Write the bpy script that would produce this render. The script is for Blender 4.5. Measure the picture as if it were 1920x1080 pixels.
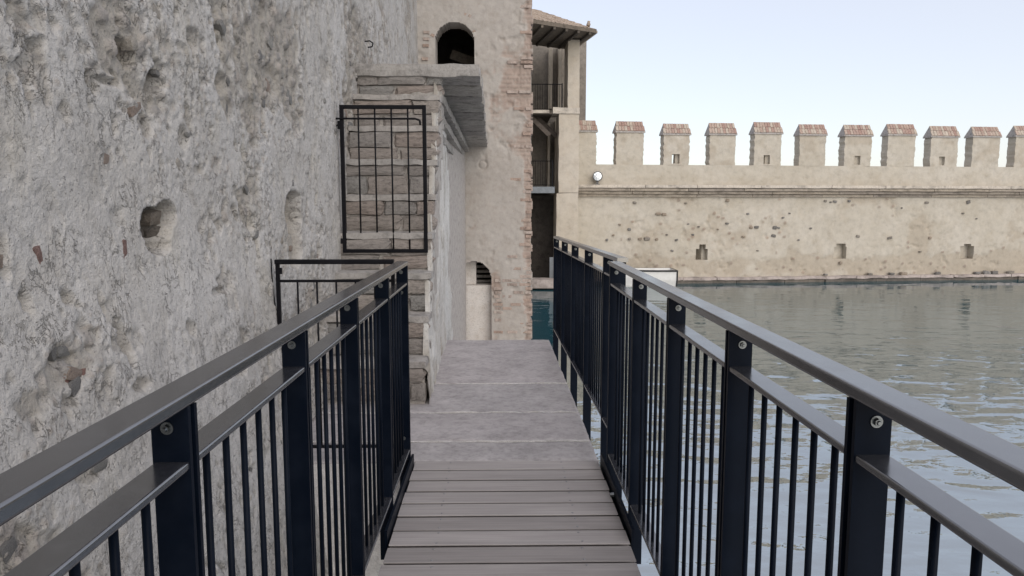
import bpy, math, random
import numpy as np
from mathutils import Vector, Matrix

# ------------------------------------------------------------------ clear
for o in list(bpy.data.objects):
    bpy.data.objects.remove(o, do_unlink=True)
scene = bpy.context.scene
COL = scene.collection

# ------------------------------------------------------------------ camera
F_PX, EYE = 1350.0, 1.45                     # focal length in px of a 1920 px wide frame, eye height above deck
TH = math.atan(154 / F_PX)                   # pitch down
PH = math.atan(22 * math.cos(TH) / F_PX)     # yaw to the right
cam = bpy.data.cameras.new('camera')
cam.sensor_width = 36.0
cam.lens = 36.0 * F_PX / 1920.0
cam.clip_start, cam.clip_end = 0.05, 3000.0
cam_o = bpy.data.objects.new('camera', cam)
cam_o.location = (0, 0, EYE)
cam_o.rotation_euler = (math.pi / 2 - TH, 0, -PH)
COL.objects.link(cam_o)
scene.camera = cam_o

# ------------------------------------------------------------------ sky and sun
SUN_AZ, SUN_EL = math.radians(155), math.radians(34)   # azimuth clockwise from +Y: behind the camera, a little right
SUN_DIR = Vector((math.sin(SUN_AZ) * math.cos(SUN_EL), math.cos(SUN_AZ) * math.cos(SUN_EL), math.sin(SUN_EL)))
world = bpy.data.worlds.new('World')
scene.world = world
world.use_nodes = True
wn, wl = world.node_tree.nodes, world.node_tree.links
wn.clear()
w_out = wn.new('ShaderNodeOutputWorld')
w_bg = wn.new('ShaderNodeBackground')
w_sky = wn.new('ShaderNodeTexSky')
w_sky.sky_type = 'NISHITA'
w_sky.sun_disc = False
w_sky.sun_elevation = SUN_EL
w_sky.sun_rotation = SUN_AZ
w_sky.air_density, w_sky.dust_density, w_sky.ozone_density = 1.0, 1.2, 1.3
w_mix = wn.new('ShaderNodeMix')              # thin even veil of high cloud over the clear sky
w_mix.data_type = 'RGBA'
w_mix.inputs[0].default_value = 0.46
w_mix.inputs[7].default_value = (7.65, 7.25, 7.38, 1)
wl.new(w_sky.outputs[0], w_mix.inputs[6])
wl.new(w_mix.outputs[2], w_bg.inputs[0])
w_bg.inputs[1].default_value = 0.138
wl.new(w_bg.outputs[0], w_out.inputs[0])

sun = bpy.data.lights.new('sun', 'SUN')
sun.energy, sun.angle, sun.color = 1.3, math.radians(70), (1.0, 0.93, 0.83)
sun_o = bpy.data.objects.new('sun', sun)
sun_o.rotation_euler = SUN_DIR.to_track_quat('Z', 'Y').to_euler()
sun_o.location = (0, -5, 20)
COL.objects.link(sun_o)

vs_ = scene.view_settings
scene.display_settings.display_device = 'sRGB'
vs_.view_transform, vs_.look, vs_.exposure, vs_.gamma, vs_.use_curve_mapping = 'Standard', 'None', 0.24, 1.0, False
scene.render.resolution_x, scene.render.resolution_y = 1024, 576
try:
    scene.cycles.max_bounces = 8
    scene.cycles.diffuse_bounces = 4
except Exception:
    pass

# ------------------------------------------------------------------ helpers: survey of the photograph
_F = (math.sin(PH) * math.cos(TH), math.cos(PH) * math.cos(TH), -math.sin(TH))
_R = (math.cos(PH), -math.sin(PH), 0.0)
_U = (_R[1] * _F[2] - _R[2] * _F[1], _R[2] * _F[0] - _R[0] * _F[2], _R[0] * _F[1] - _R[1] * _F[0])
def ray(px, py):
    a, b = (px - 960) / F_PX, (540 - py) / F_PX
    return [_F[i] + a * _R[i] + b * _U[i] for i in range(3)]
def atY(px, py, Y):
    d = ray(px, py); t = Y / d[1]
    return Vector((d[0] * t, Y, EYE + d[2] * t))
def atX(px, py, X):
    d = ray(px, py); t = X / d[0]
    return Vector((X, d[1] * t, EYE + d[2] * t))
def atZ(px, py, Z):
    d = ray(px, py); t = (Z - EYE) / d[2]
    return Vector((d[0] * t, d[1] * t, Z))

# ------------------------------------------------------------------ helpers: numpy noise
def _hash(ix, iy, seed):
    n = (ix.astype(np.int64) * 374761393 + iy.astype(np.int64) * 668265263 + seed * 974711) & 0x7fffffff
    n = ((n ^ (n >> 13)) * 1274126177) & 0x7fffffff
    n = n ^ (n >> 16)
    return (n & 0xffff) / 65535.0
def vnoise(x, y, seed=0):
    ix, iy = np.floor(x), np.floor(y)
    fx, fy = x - ix, y - iy
    fx = fx * fx * fx * (fx * (fx * 6 - 15) + 10); fy = fy * fy * fy * (fy * (fy * 6 - 15) + 10)
    a, b = _hash(ix, iy, seed), _hash(ix + 1, iy, seed)
    c, d = _hash(ix, iy + 1, seed), _hash(ix + 1, iy + 1, seed)
    return (a * (1 - fx) + b * fx) * (1 - fy) + (c * (1 - fx) + d * fx) * fy
def fbm(x, y, size, octs=4, seed=0, gain=0.5):
    s, amp, tot, f = 0.0, 1.0, 0.0, 1.0 / size
    for k in range(octs):
        s = s + amp * (vnoise(x * f + 17.3 * k, y * f + 9.1 * k, seed + k) - 0.5) * 2
        tot += amp; amp *= gain; f *= 2.03
    return s / tot
def worley(x, y, size, seed=0):
    X, Y = x / size, y / size
    ix, iy = np.floor(X), np.floor(Y)
    best = np.full(X.shape, 9.0); cid = np.zeros(X.shape)
    for dx in (-1, 0, 1):
        for dy in (-1, 0, 1):
            cx, cy = ix + dx, iy + dy
            px = cx + 0.15 + 0.7 * _hash(cx, cy, seed); py = cy + 0.15 + 0.7 * _hash(cx, cy, seed + 7)
            d = (X - px) ** 2 + ((Y - py) * 1.25) ** 2
            m = d < best
            best = np.where(m, d, best); cid = np.where(m, _hash(cx, cy, seed + 13), cid)
    return np.sqrt(best), cid
def sstep(a, b, x):
    t = np.clip((x - a) / (b - a), 0, 1)
    return t * t * (3 - 2 * t)

# ------------------------------------------------------------------ helpers: meshes and objects
def mesh_np(name, V, Q, smooth=False, attrs=None, T=None):
    """V (n,3) verts, Q (m,4) quads"""
    me = bpy.data.meshes.new(name)
    V = np.asarray(V, dtype=np.float32); Q = np.asarray(Q, dtype=np.int32)
    me.vertices.add(len(V)); me.vertices.foreach_set('co', V.ravel())
    me.loops.add(Q.size); me.loops.foreach_set('vertex_index', Q.ravel())
    me.polygons.add(len(Q))
    me.polygons.foreach_set('loop_start', np.arange(0, Q.size, 4, dtype=np.int32))
    me.polygons.foreach_set('loop_total', np.full(len(Q), 4, dtype=np.int32))
    sm = smooth if isinstance(smooth, np.ndarray) else np.full(len(Q), bool(smooth))
    me.polygons.foreach_set('use_smooth', sm)
    for k, a in (attrs or {}).items():
        at = me.attributes.new(k, 'FLOAT', 'POINT')
        at.data.foreach_set('value', np.asarray(a, dtype=np.float32).ravel())
    me.update(calc_edges=True)
    me.validate()
    return me
def mesh_py(name, V, Fc, smooth=False):
    me = bpy.data.meshes.new(name)
    me.from_pydata([tuple(v) for v in V], [], [tuple(f) for f in Fc])
    if smooth:
        me.polygons.foreach_set('use_smooth', [True] * len(me.polygons))
    me.update()
    return me
ORIGIN = {}
def thing(name, label, cat, loc, group=None):
    o = bpy.data.objects.new(name, None)
    o.empty_display_size = 0.2
    o.location = loc; COL.objects.link(o)
    o['label'] = label; o['category'] = cat
    if group: o['group'] = group
    ORIGIN[o] = Vector(loc)
    return o
def obj(name, me, mat, parent=None, at=(0, 0, 0), rot=None, scale=None):
    """a mesh object whose own origin stands at world point `at`"""
    o = bpy.data.objects.new(name, me)
    if mat is not None and not me.materials:
        me.materials.append(mat)
    at = Vector(at); ORIGIN[o] = at
    if parent is not None:
        o.parent = parent; o.location = at - ORIGIN[parent]
    else:
        o.location = at
    if rot is not None: o.rotation_euler = rot
    if scale is not None: o.scale = scale
    COL.objects.link(o)
    return o
def tag(o, label, cat, group=None):
    o['label'] = label; o['category'] = cat
    if group: o['group'] = group
    return o
def struct(o):
    o['kind'] = 'structure'; return o

class MB:
    def __init__(s): s.V, s.F = [], []
    def add(s, V, Fc):
        n = len(s.V); s.V += [tuple(v) for v in V]; s.F += [tuple(i + n for i in f) for f in Fc]
    def box(s, a, b):
        (x0, y0, z0), (x1, y1, z1) = a, b
        s.add([(x0,y0,z0),(x1,y0,z0),(x1,y1,z0),(x0,y1,z0),(x0,y0,z1),(x1,y0,z1),(x1,y1,z1),(x0,y1,z1)],
              [(0,3,2,1),(4,5,6,7),(0,1,5,4),(1,2,6,5),(2,3,7,6),(3,0,4,7)])
    def bar(s, p0, p1, w, h, bev=0.0, up=(0, 0, 1), seg=3):
        """bar from p0 to p1 (centre line); w across, h along up; rounded long edges"""
        p0, p1 = Vector(p0), Vector(p1); d = (p1 - p0).normalized(); up = Vector(up)
        sx = d.cross(up).normalized(); sy = sx.cross(d).normalized()
        prof = []
        if bev <= 0:
            prof = [(-w/2,-h/2),(w/2,-h/2),(w/2,h/2),(-w/2,h/2)]
        else:
            for cx, cy, a0 in ((w/2-bev,-h/2+bev,-90),(w/2-bev,h/2-bev,0),(-w/2+bev,h/2-bev,90),(-w/2+bev,-h/2+bev,180)):
                for k in range(seg + 1):
                    a = math.radians(a0 + 90 * k / seg)
                    prof.append((cx + bev * math.cos(a), cy + bev * math.sin(a)))
        n = len(prof)
        V = [p0 + sx * a + sy * b for a, b in prof] + [p1 + sx * a + sy * b for a, b in prof]
        Fc = [(i, (i + 1) % n, n + (i + 1) % n, n + i) for i in range(n)]
        Fc += [tuple(range(n - 1, -1, -1)), tuple(range(n, 2 * n))]
        s.add(V, Fc)
    def cyl(s, p0, p1, r0, r1=None, n=8, cap=True):
        r1 = r0 if r1 is None else r1
        p0, p1 = Vector(p0), Vector(p1); d = (p1 - p0).normalized()
        a = Vector((1, 0, 0)) if abs(d.x) < .9 else Vector((0, 1, 0))
        u = d.cross(a).normalized(); v = d.cross(u)
        V = [p0 + (u * math.cos(2*math.pi*k/n) + v * math.sin(2*math.pi*k/n)) * r0 for k in range(n)]
        V += [p1 + (u * math.cos(2*math.pi*k/n) + v * math.sin(2*math.pi*k/n)) * r1 for k in range(n)]
        Fc = [(k, n + k, n + (k + 1) % n, (k + 1) % n) for k in range(n)]
        if cap: Fc += [tuple(range(n)), tuple(range(2 * n - 1, n - 1, -1))]
        s.add(V, Fc)
    def tube(s, pts, r, n=8):
        for a, b in zip(pts[:-1], pts[1:]): s.cyl(a, b, r, r, n)
    def mesh(s, name, smooth=False): return mesh_py(name, s.V, s.F, smooth)
    def build(s, name, mat, parent=None, at=(0, 0, 0), smooth=False):
        me = s.mesh(name, smooth)
        if Vector(at).length: me.transform(Matrix.Translation(-Vector(at)))
        return obj(name, me, mat, parent, at)

def rough_box(name, sx, sy, sz, res, amp, seed, round_=0.0, noise=None):
    """box centred at 0 with a subdivided skin pushed about by noise"""
    nx, ny, nz = (max(1, int(round(a / res))) for a in (sx, sy, sz))
    idx, V, Q = {}, [], []
    def vid(i, j, k):
        key = (i, j, k)
        if key not in idx:
            idx[key] = len(V); V.append((i / nx - .5, j / ny - .5, k / nz - .5))
        return idx[key]
    for i in range(nx):
        for j in range(ny):
            Q.append((vid(i,j,0), vid(i,j+1,0), vid(i+1,j+1,0), vid(i+1,j,0)))
            Q.append((vid(i,j,nz), vid(i+1,j,nz), vid(i+1,j+1,nz), vid(i,j+1,nz)))
    for i in range(nx):
        for k in range(nz):
            Q.append((vid(i,0,k), vid(i+1,0,k), vid(i+1,0,k+1), vid(i,0,k+1)))
            Q.append((vid(i,ny,k), vid(i,ny,k+1), vid(i+1,ny,k+1), vid(i+1,ny,k)))
    for j in range(ny):
        for k in range(nz):
            Q.append((vid(0,j,k), vid(0,j,k+1), vid(0,j+1,k+1), vid(0,j+1,k)))
            Q.append((vid(nx,j,k), vid(nx,j+1,k), vid(nx,j+1,k+1), vid(nx,j,k+1)))
    P = np.array(V); S = np.array((sx, sy, sz)); W = P * S
    if round_ > 0:
        e = np.sort(np.minimum(np.abs(.5 - np.abs(P)) * S, round_ * 2), axis=1)
        near = (e[:, 1] < round_)                         # on an edge or corner
        W = np.where(near[:, None], W - np.sign(W) * round_ * .45 * (np.abs(P) > .4999), W)
    s_ = max(sx, sy, sz) * .25
    s_ = noise or s_
    for a in range(3):
        b, c = (a + 1) % 3, (a + 2) % 3
        W[:, a] += amp * fbm(W[:, b] + W[:, a] * .7 + 31 * a + seed, W[:, c] - W[:, a] * .6 + seed * 3.1, s_, 3, seed + a)
    return mesh_np(name, W, Q, smooth=False)

def slab(name, us, vs, mask, front, thick, fn, attrs=None):
    """a pierced slab: cells of a (u,v) grid where mask is true, a noisy front, a plain back, real reveals.
    fn(u, depth, v) -> world x, y, z arrays"""
    nu, nv = mask.shape
    Ug, Vg = np.meshgrid(us, vs, indexing='ij')
    fx = np.stack(fn(Ug, front, Vg), -1).reshape(-1, 3)
    bk = np.stack(fn(Ug, np.full_like(Ug, thick), Vg), -1).reshape(-1, 3)
    N = (nu + 1) * (nv + 1)
    I = np.arange(N).reshape(nu + 1, nv + 1)
    a, b, c, d = I[:-1, :-1][mask], I[1:, :-1][mask], I[1:, 1:][mask], I[:-1, 1:][mask]
    Qf = np.stack([a, b, c, d], 1); Qb = np.stack([d, c, b, a], 1) + N
    pad = np.pad(mask, 1)
    Qs = []
    m = pad[1:-1, 1:-1]
    for (di, dj, e0, e1) in ((-1, 0, (0, 0), (0, 1)), (1, 0, (1, 1), (1, 0)), (0, -1, (1, 0), (0, 0)), (0, 1, (0, 1), (1, 1))):
        nb = pad[1 + di:nu + 1 + di, 1 + dj:nv + 1 + dj]
        ii, jj = np.nonzero(m & ~nb)
        p, q = I[ii + e0[0], jj + e0[1]], I[ii + e1[0], jj + e1[1]]
        Qs.append(np.stack([q, p, p + N, q + N], 1))
    Qs = np.concatenate(Qs) + 2 * N
    V = np.concatenate([fx, bk, fx, bk])
    Q = np.concatenate([Qf, Qb, Qs])
    sm = np.concatenate([np.ones(len(Qf) + len(Qb), bool), np.zeros(len(Qs), bool)])
    used, inv = np.unique(Q, return_inverse=True)
    at = {}
    for k, arr in (attrs or {}).items():
        at[k] = np.concatenate([arr.ravel(), arr.ravel() * 0, arr.ravel(), arr.ravel() * 0])[used]
    return mesh_np(name, V[used], inv.reshape(Q.shape), sm, at)

# ------------------------------------------------------------------ materials
def new_mat(name):
    m = bpy.data.materials.new(name); m.use_nodes = True
    nt = m.node_tree; p = nt.nodes['Principled BSDF']
    return m, nt, p
def L(nt, a, b): nt.links.new(a, b)
def noise(nt, vec, scale, detail=4, rough=0.55, dist=0.0):
    n = nt.nodes.new('ShaderNodeTexNoise'); n.inputs['Scale'].default_value = scale
    n.inputs['Detail'].default_value = detail; n.inputs['Roughness'].default_value = rough
    n.inputs['Distortion'].default_value = dist
    if vec is not None: L(nt, vec, n.inputs['Vector'])
    return n.outputs['Fac']
def ramp(nt, fac, stops):
    r = nt.nodes.new('ShaderNodeValToRGB'); L(nt, fac, r.inputs[0])
    e = r.color_ramp.elements
    while len(e) < len(stops): e.new(0.5)
    for q, (p, c) in zip(e, stops):
        q.position = p; q.color = (c, c, c, 1) if isinstance(c, (int, float)) else (*c, 1)
    return r.outputs[0]
def mixc(nt, fac, a, b, mode='MIX'):
    m = nt.nodes.new('ShaderNodeMix'); m.data_type = 'RGBA'; m.blend_type = mode
    if isinstance(fac, (int, float)): m.inputs[0].default_value = fac
    else: L(nt, fac, m.inputs[0])
    for s, v in ((6, a), (7, b)):
        if isinstance(v, tuple): m.inputs[s].default_value = (*v, 1)
        else: L(nt, v, m.inputs[s])
    return m.outputs[2]
def math_n(nt, op, a, b=None, clamp=False):
    m = nt.nodes.new('ShaderNodeMath'); m.operation = op; m.use_clamp = clamp
    for s, v in ((0, a), (1, b)):
        if v is None: continue
        if isinstance(v, (int, float)): m.inputs[s].default_value = v
        else: L(nt, v, m.inputs[s])
    return m.outputs[0]
def bump(nt, p, height, strength, dist, prev=None):
    b = nt.nodes.new('ShaderNodeBump'); b.inputs['Strength'].default_value = strength
    b.inputs['Distance'].default_value = dist
    L(nt, height, b.inputs['Height'])
    if prev is not None: L(nt, prev, b.inputs['Normal'])
    L(nt, b.outputs[0], p.inputs['Normal'])
    return b.outputs[0]
def pos_vec(nt, scale=(1, 1, 1)):
    g = nt.nodes.new('ShaderNodeNewGeometry')
    mp = nt.nodes.new('ShaderNodeMapping'); mp.inputs['Scale'].default_value = scale
    L(nt, g.outputs['Position'], mp.inputs['Vector'])
    return mp.outputs[0]
def obj_vec(nt, scale=(1, 1, 1)):
    g = nt.nodes.new('ShaderNodeTexCoord'); oi = nt.nodes.new('ShaderNodeObjectInfo')
    mp = nt.nodes.new('ShaderNodeMapping'); mp.inputs['Scale'].default_value = scale
    ad = nt.nodes.new('ShaderNodeVectorMath'); ad.operation = 'ADD'
    mu = nt.nodes.new('ShaderNodeMath'); mu.operation = 'MULTIPLY'; mu.inputs[1].default_value = 37.0
    L(nt, oi.outputs['Random'], mu.inputs[0])
    L(nt, g.outputs['Object'], ad.inputs[0]); L(nt, mu.outputs[0], ad.inputs[1])
    L(nt, ad.outputs[0], mp.inputs['Vector'])
    return mp.outputs[0], oi.outputs['Random']
def attr(nt, name):
    a = nt.nodes.new('ShaderNodeAttribute'); a.attribute_name = name; a.attribute_type = 'GEOMETRY'
    return a.outputs['Fac']

def plaster(name, base, pale, warm, exposed, stone_a, stone_b, sc=1.0, bstr=0.5, bdist=0.004, grain=55, fleck=False, lo=0.66):
    m, nt, p = new_mat(name)
    v = pos_vec(nt)
    big = noise(nt, v, 0.9 * sc, 5, 0.6)
    mid = noise(nt, v, 4.5 * sc, 6, 0.65, 0.4)
    fine = noise(nt, v, grain * 0.45 * sc, 6, 0.7)
    c = mixc(nt, ramp(nt, big, [(0.36, 0.0), (0.64, 1.0)]), base, pale)
    c = mixc(nt, ramp(nt, mid, [(0.48, 0.0), (0.72, 0.75)]), c, warm)
    ex = attr(nt, 'exposed'); st = attr(nt, 'stone'); ti = attr(nt, 'tint')
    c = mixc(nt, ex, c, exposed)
    sc_col = mixc(nt, ti, stone_a, stone_b)
    c = mixc(nt, st, c, sc_col)
    if fleck:                                  # dark aggregate grains and rusty stains in the render itself
        fl1 = noise(nt, v, 34, 3, 0.6); fl2 = noise(nt, v, 75, 2, 0.5); area = noise(nt, v, 2.2, 4, 0.6)
        k1 = math_n(nt, 'MULTIPLY', ramp(nt, fl1, [(0.60, 0.0), (0.68, 1.0)]), ramp(nt, area, [(0.38, 0.05), (0.62, 0.8)]))
        k2 = math_n(nt, 'MULTIPLY', ramp(nt, fl2, [(0.64, 0.0), (0.70, 1.0)]), 0.7)
        c = mixc(nt, k1, c, (.22, .21, .195)); c = mixc(nt, k2, c, (.17, .165, .16))
        cn = noise(nt, pos_vec(nt, (1, 1.25, .9)), 11, 5, 0.62, 0.6)
        cr = math_n(nt, 'ABSOLUTE', math_n(nt, 'SUBTRACT', cn, 0.5))
        crk = math_n(nt, 'MULTIPLY', ramp(nt, cr, [(0.0, 1.0), (0.016, 0.0)]), ramp(nt, noise(nt, v, 5.5, 3, 0.6), [(0.46, 0.0), (0.58, 1.0)]))
        c = mixc(nt, math_n(nt, 'MULTIPLY', crk, 0.38), c, (.20, .185, .165))
        stn = noise(nt, pos_vec(nt, (1, 2.2, .7)), 1.7, 5, 0.65)
        c = mixc(nt, ramp(nt, stn, [(0.55, 0.0), (0.75, 0.55)]), c, (.43, .395, .33))
    dark = ramp(nt, fine, [(0.30, lo), (0.47, 0.97), (0.72, 1.06)])
    c = mixc(nt, 1.0, c, dark, 'MULTIPLY')
    L(nt, c, p.inputs['Base Color'])
    p.inputs['Roughness'].default_value = 0.93
    p.inputs['Specular IOR Level'].default_value = 0.25
    f2 = noise(nt, v, grain * sc, 5, 0.7)
    f3 = noise(nt, v, grain * 0.25 * sc, 5, 0.65)
    n1 = bump(nt, p, f3, bstr, bdist * 3)
    n2 = bump(nt, p, f2, bstr, bdist, n1)
    if fleck: bump(nt, p, math_n(nt, 'SUBTRACT', 1.0, crk), 0.8, 0.008, n2)
    return m

def rocky(name, cols, sc=9.0, bstr=0.6, rough=0.9, spot=0.55):
    """stones and bricks: colour by the piece, mottled, pitted"""
    m, nt, p = new_mat(name)
    v, rnd = obj_vec(nt)
    n = len(cols)
    r = nt.nodes.new('ShaderNodeValToRGB'); r.color_ramp.interpolation = 'CONSTANT'
    L(nt, rnd, r.inputs[0]); e = r.color_ramp.elements
    while len(e) < n: e.new(0.5)
    for k, (q, c) in enumerate(zip(e, cols)): q.position = k / n; q.color = (*c, 1)
    mo = noise(nt, v, sc, 6, 0.65)
    fi = noise(nt, v, sc * 6, 5, 0.7)
    c = mixc(nt, 1.0, r.outputs[0], ramp(nt, mo, [(0.3, spot), (0.5, 1.0), (0.75, 1.2)]), 'MULTIPLY')
    c = mixc(nt, 1.0, c, ramp(nt, fi, [(0.3, 0.75), (0.55, 1.05)]), 'MULTIPLY')
    L(nt, c, p.inputs['Base Color']); p.inputs['Roughness'].default_value = rough
    p.inputs['Specular IOR Level'].default_value = 0.25
    n1 = bump(nt, p, mo, bstr, 0.02)
    bump(nt, p, fi, bstr, 0.005, n1)
    return m

M = {}
M['wall'] = plaster('lime_render_grey', (.445, .427, .405), (.52, .506, .492), (.40, .377, .347), (.345, .32, .285), (.26, .25, .24), (.38, .34, .305), 1.0, 0.8, 0.0055, 70, fleck=True, lo=.80)
M['stairside'] = plaster('lime_render_pale', (.50, .485, .46), (.60, .59, .57), (.40, .38, .34), (.34, .31, .27), (.2, .19, .18), (.3, .24, .2), 1.3, 0.6, 0.004)
M['tower'] = plaster('tower_plaster', (.395, .362, .33), (.43, .402, .373), (.358, .32, .283), (.35, .285, .245), (.32, .245, .21), (.38, .30, .255), 0.8, 0.5, 0.006, 30, lo=.84)
M['far'] = plaster('far_wall_plaster', (.462, .418, .345), (.51, .468, .40), (.415, .365, .29), (.395, .34, .268), (.22, .19, .165), (.34, .26, .2), 0.45, 0.5, 0.012, 18, lo=.82)
M['loggia'] = plaster('loggia_plaster', (.49, .43, .345), (.53, .475, .40), (.44, .375, .295), (.38, .31, .24), (.2, .17, .14), (.36, .25, .18), 0.5, 0.4, 0.01, 18, lo=.85)
M['white'] = plaster('whitewash', (.66, .62, .58), (.72, .69, .66), (.56, .50, .44), (.5, .45, .4), (.3, .3, .3), (.4, .3, .25), 1.5, 0.4, 0.004)
M['stone'] = rocky('riser_stone', [(.27, .242, .222), (.255, .238, .225), (.285, .257, .234), (.25, .23, .215), (.27, .233, .21), (.24, .232, .222)], 8)
M['tread'] = rocky('tread_stone', [(.335, .316, .30), (.32, .305, .29), (.345, .325, .307)], 7, 0.5)
M['corbel'] = rocky('corbel_stone', [(.30, .285, .265), (.34, .32, .295), (.27, .255, .24)], 6)
M['slab'] = rocky('paving_slab', [(.395, .37, .372), (.405, .377, .377), (.387, .365, .366)], 4.0, 0.6, 0.9, 0.78)
M['mortar'] = rocky('mortar', [(.38, .355, .33), (.40, .37, .345)], 10)
M['pale_mortar'] = rocky('pale_mortar', [(.60, .58, .57), (.58, .56, .55)], 30, 0.3, .9, 0.8)
M['pebble'] = rocky('wall_pebble', [(.24, .235, .225), (.34, .305, .26), (.20, .195, .19), (.38, .35, .31), (.29, .235, .20), (.30, .29, .27)], 14)
M['rubble'] = rocky('shade_rubble', [(.17, .145, .12), (.21, .18, .15), (.14, .125, .11)], 10)
M['shaded'] = rocky('shaded_plaster', [(.24, .215, .185), (.24, .215, .185)], 1.0)  # plaster colour darkened to carry the shade of the loggia recess
M['redbrick'] = rocky('wall_brick', [(.24, .14, .12), (.27, .165, .14), (.22, .145, .13)], 12)
M['towerbrick'] = rocky('tower_brick', [(.38, .30, .255), (.41, .34, .30), (.36, .275, .23), (.42, .36, .32), (.35, .29, .255)], 8)
M['capbrick'] = rocky('cap_brick', [(.365, .255, .21), (.43, .34, .28), (.35, .235, .195), (.46, .39, .32), (.40, .30, .245), (.47, .405, .335), (.45, .375, .305), (.38, .275, .23)], 3.0, 0.4)
M['farpebble'] = rocky('far_pebble', [(.19, .172, .15), (.24, .215, .185), (.28, .23, .18), (.22, .208, .195), (.16, .15, .138)], 4)
M['dark'] = rocky('shade_dark', [(.05, .045, .042), (.06, .052, .046)], 3)  # near-black walls: the shade of the interiors put into the colour
M['timber'] = rocky('old_timber', [(.12, .10, .085), (.15, .125, .10), (.10, .085, .07)], 6)
M['earth'] = rocky('damp_earth', [(.14, .115, .09), (.14, .115, .09)], 1.5)
M['ledge'] = rocky('ledge_brick', [(.33, .285, .235), (.30, .26, .22), (.36, .31, .25)], 2.0)
M['ledgecap'] = rocky('ledge_cap', [(.52, .465, .395), (.50, .45, .385)], 2.0)
M['wet'] = rocky('wet_stone', [(.15, .13, .11), (.13, .115, .10)], 1.2)
M['plinth'] = rocky('plinth_stone', [(.42, .365, .335), (.40, .345, .315)], 1.2)

def metal(name, col, rough, metallic=0.0, nsc=60, bs=0.05, spec=0.5, ior=1.5, dust=False):
    m, nt, p = new_mat(name); v = pos_vec(nt)
    n = noise(nt, v, nsc, 4, 0.6); d = noise(nt, v, 7, 5, 0.6)
    c = mixc(nt, ramp(nt, d, [(0.45, 0.0), (0.75, 0.5)]), col, tuple(min(1, a * 1.8 + .006) for a in col))
    if dust:                                   # dried water marks and settled dust on the rails
        s1 = noise(nt, v, 38, 5, .65); s2 = noise(nt, v, 6, 4, .6); s3 = noise(nt, v, 260, 2, .5)
        k = math_n(nt, 'MULTIPLY', ramp(nt, s1, [(.46, 0.), (.66, .22)]), ramp(nt, s2, [(.38, .15), (.62, 1.)]))
        k = math_n(nt, 'MAXIMUM', k, math_n(nt, 'MULTIPLY', ramp(nt, s3, [(.70, 0.), (.76, 1.)]), .5))
        c = mixc(nt, k, c, (.15, .155, .168))
    L(nt, c, p.inputs['Base Color']); p.inputs['Metallic'].default_value = metallic
    L(nt, ramp(nt, d, [(0.3, rough * .85), (0.7, rough * 1.25)]), p.inputs['Roughness'])
    p.inputs['Specular IOR Level'].default_value = spec; p.inputs['IOR'].default_value = ior
    bump(nt, p, n, bs, 0.002)
    return m
M['paint'] = metal('black_powder_coat', (.0025, .005, .011), 0.40, 0, 90, 0.03, 0.07)
M['railpaint'] = metal('satin_black_handrail', (.022, .023, .028), 0.20, 0, 90, 0.03, 0.5, 2.8, dust=True)
M['iron'] = metal('black_iron', (.005, .005, .007), 0.5, 0, 60, 0.15, 0.12)
M['zinc'] = metal('zinc_bolt', (.15, .16, .165), 0.30, 1.0)
M['steel'] = metal('dull_steel', (.30, .30, .31), 0.45, 1.0)
M['greymetal'] = metal('grey_painted_metal', (.16, .175, .19), 0.5)
M['lampbody'] = metal('lamp_housing', (.10, .10, .10), 0.4)

def board_mat():
    m, nt, p = new_mat('composite_board')
    v, rnd = obj_vec(nt, (2.0, 90, 90)); v2, _ = obj_vec(nt, (1.3, 6, 6))
    g = noise(nt, v, 1.0, 4, 0.6); w = noise(nt, v2, 1.6, 4, 0.6)
    r = nt.nodes.new('ShaderNodeValToRGB'); L(nt, rnd, r.inputs[0])
    r.color_ramp.elements[0].color = (.285, .262, .254, 1); r.color_ramp.elements[1].color = (.395, .366, .357, 1)
    c = mixc(nt, 1.0, r.outputs[0], ramp(nt, g, [(0.3, 0.86), (0.7, 1.1)]), 'MULTIPLY')
    c = mixc(nt, 1.0, c, ramp(nt, w, [(0.3, 0.86), (0.7, 1.08)]), 'MULTIPLY')
    L(nt, c, p.inputs['Base Color']); p.inputs['Roughness'].default_value = 0.62
    p.inputs['Specular IOR Level'].default_value = 0.4
    bump(nt, p, g, 0.25, 0.002)
    return m
M['board'] = board_mat()

def water_mat():
    m, nt, p = new_mat('lake_water')
    p.inputs['Base Color'].default_value = (.016, .072, .092, 1)
    p.inputs['Roughness'].default_value = 0.02
    p.inputs['IOR'].default_value = 5.4
    v1 = pos_vec(nt, (0.55, 1.0, 1)); v2 = pos_vec(nt, (1.6, 2.6, 1)); v3 = pos_vec(nt, (0.12, 0.2, 1))
    a = noise(nt, v1, 1.5, 1.5, 0.45, 0.3)
    b = noise(nt, v2, 1.9, 3, 0.5, 0.2)
    calm = ramp(nt, noise(nt, v3, 1.0, 3, 0.5), [(0.35, 0.45), (0.65, 1.0)])
    h = math_n(nt, 'ADD', a, math_n(nt, 'MULTIPLY', b, 0.12))
    h = math_n(nt, 'MULTIPLY', h, calm)
    g = nt.nodes.new('ShaderNodeNewGeometry'); sp = nt.nodes.new('ShaderNodeSeparateXYZ'); L(nt, g.outputs['Position'], sp.inputs[0])
    mr = nt.nodes.new('ShaderNodeMapRange'); L(nt, sp.outputs['Y'], mr.inputs[0])       # calmer in the lee of the far wall
    for q, v in zip((1, 2, 3, 4), (11, 31, 1.0, 0.22)): mr.inputs[q].default_value = v
    h = math_n(nt, 'MULTIPLY', h, mr.outputs[0])
    bump(nt, p, h, 1.0, 0.11)
    return m
M['water'] = water_mat()

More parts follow.
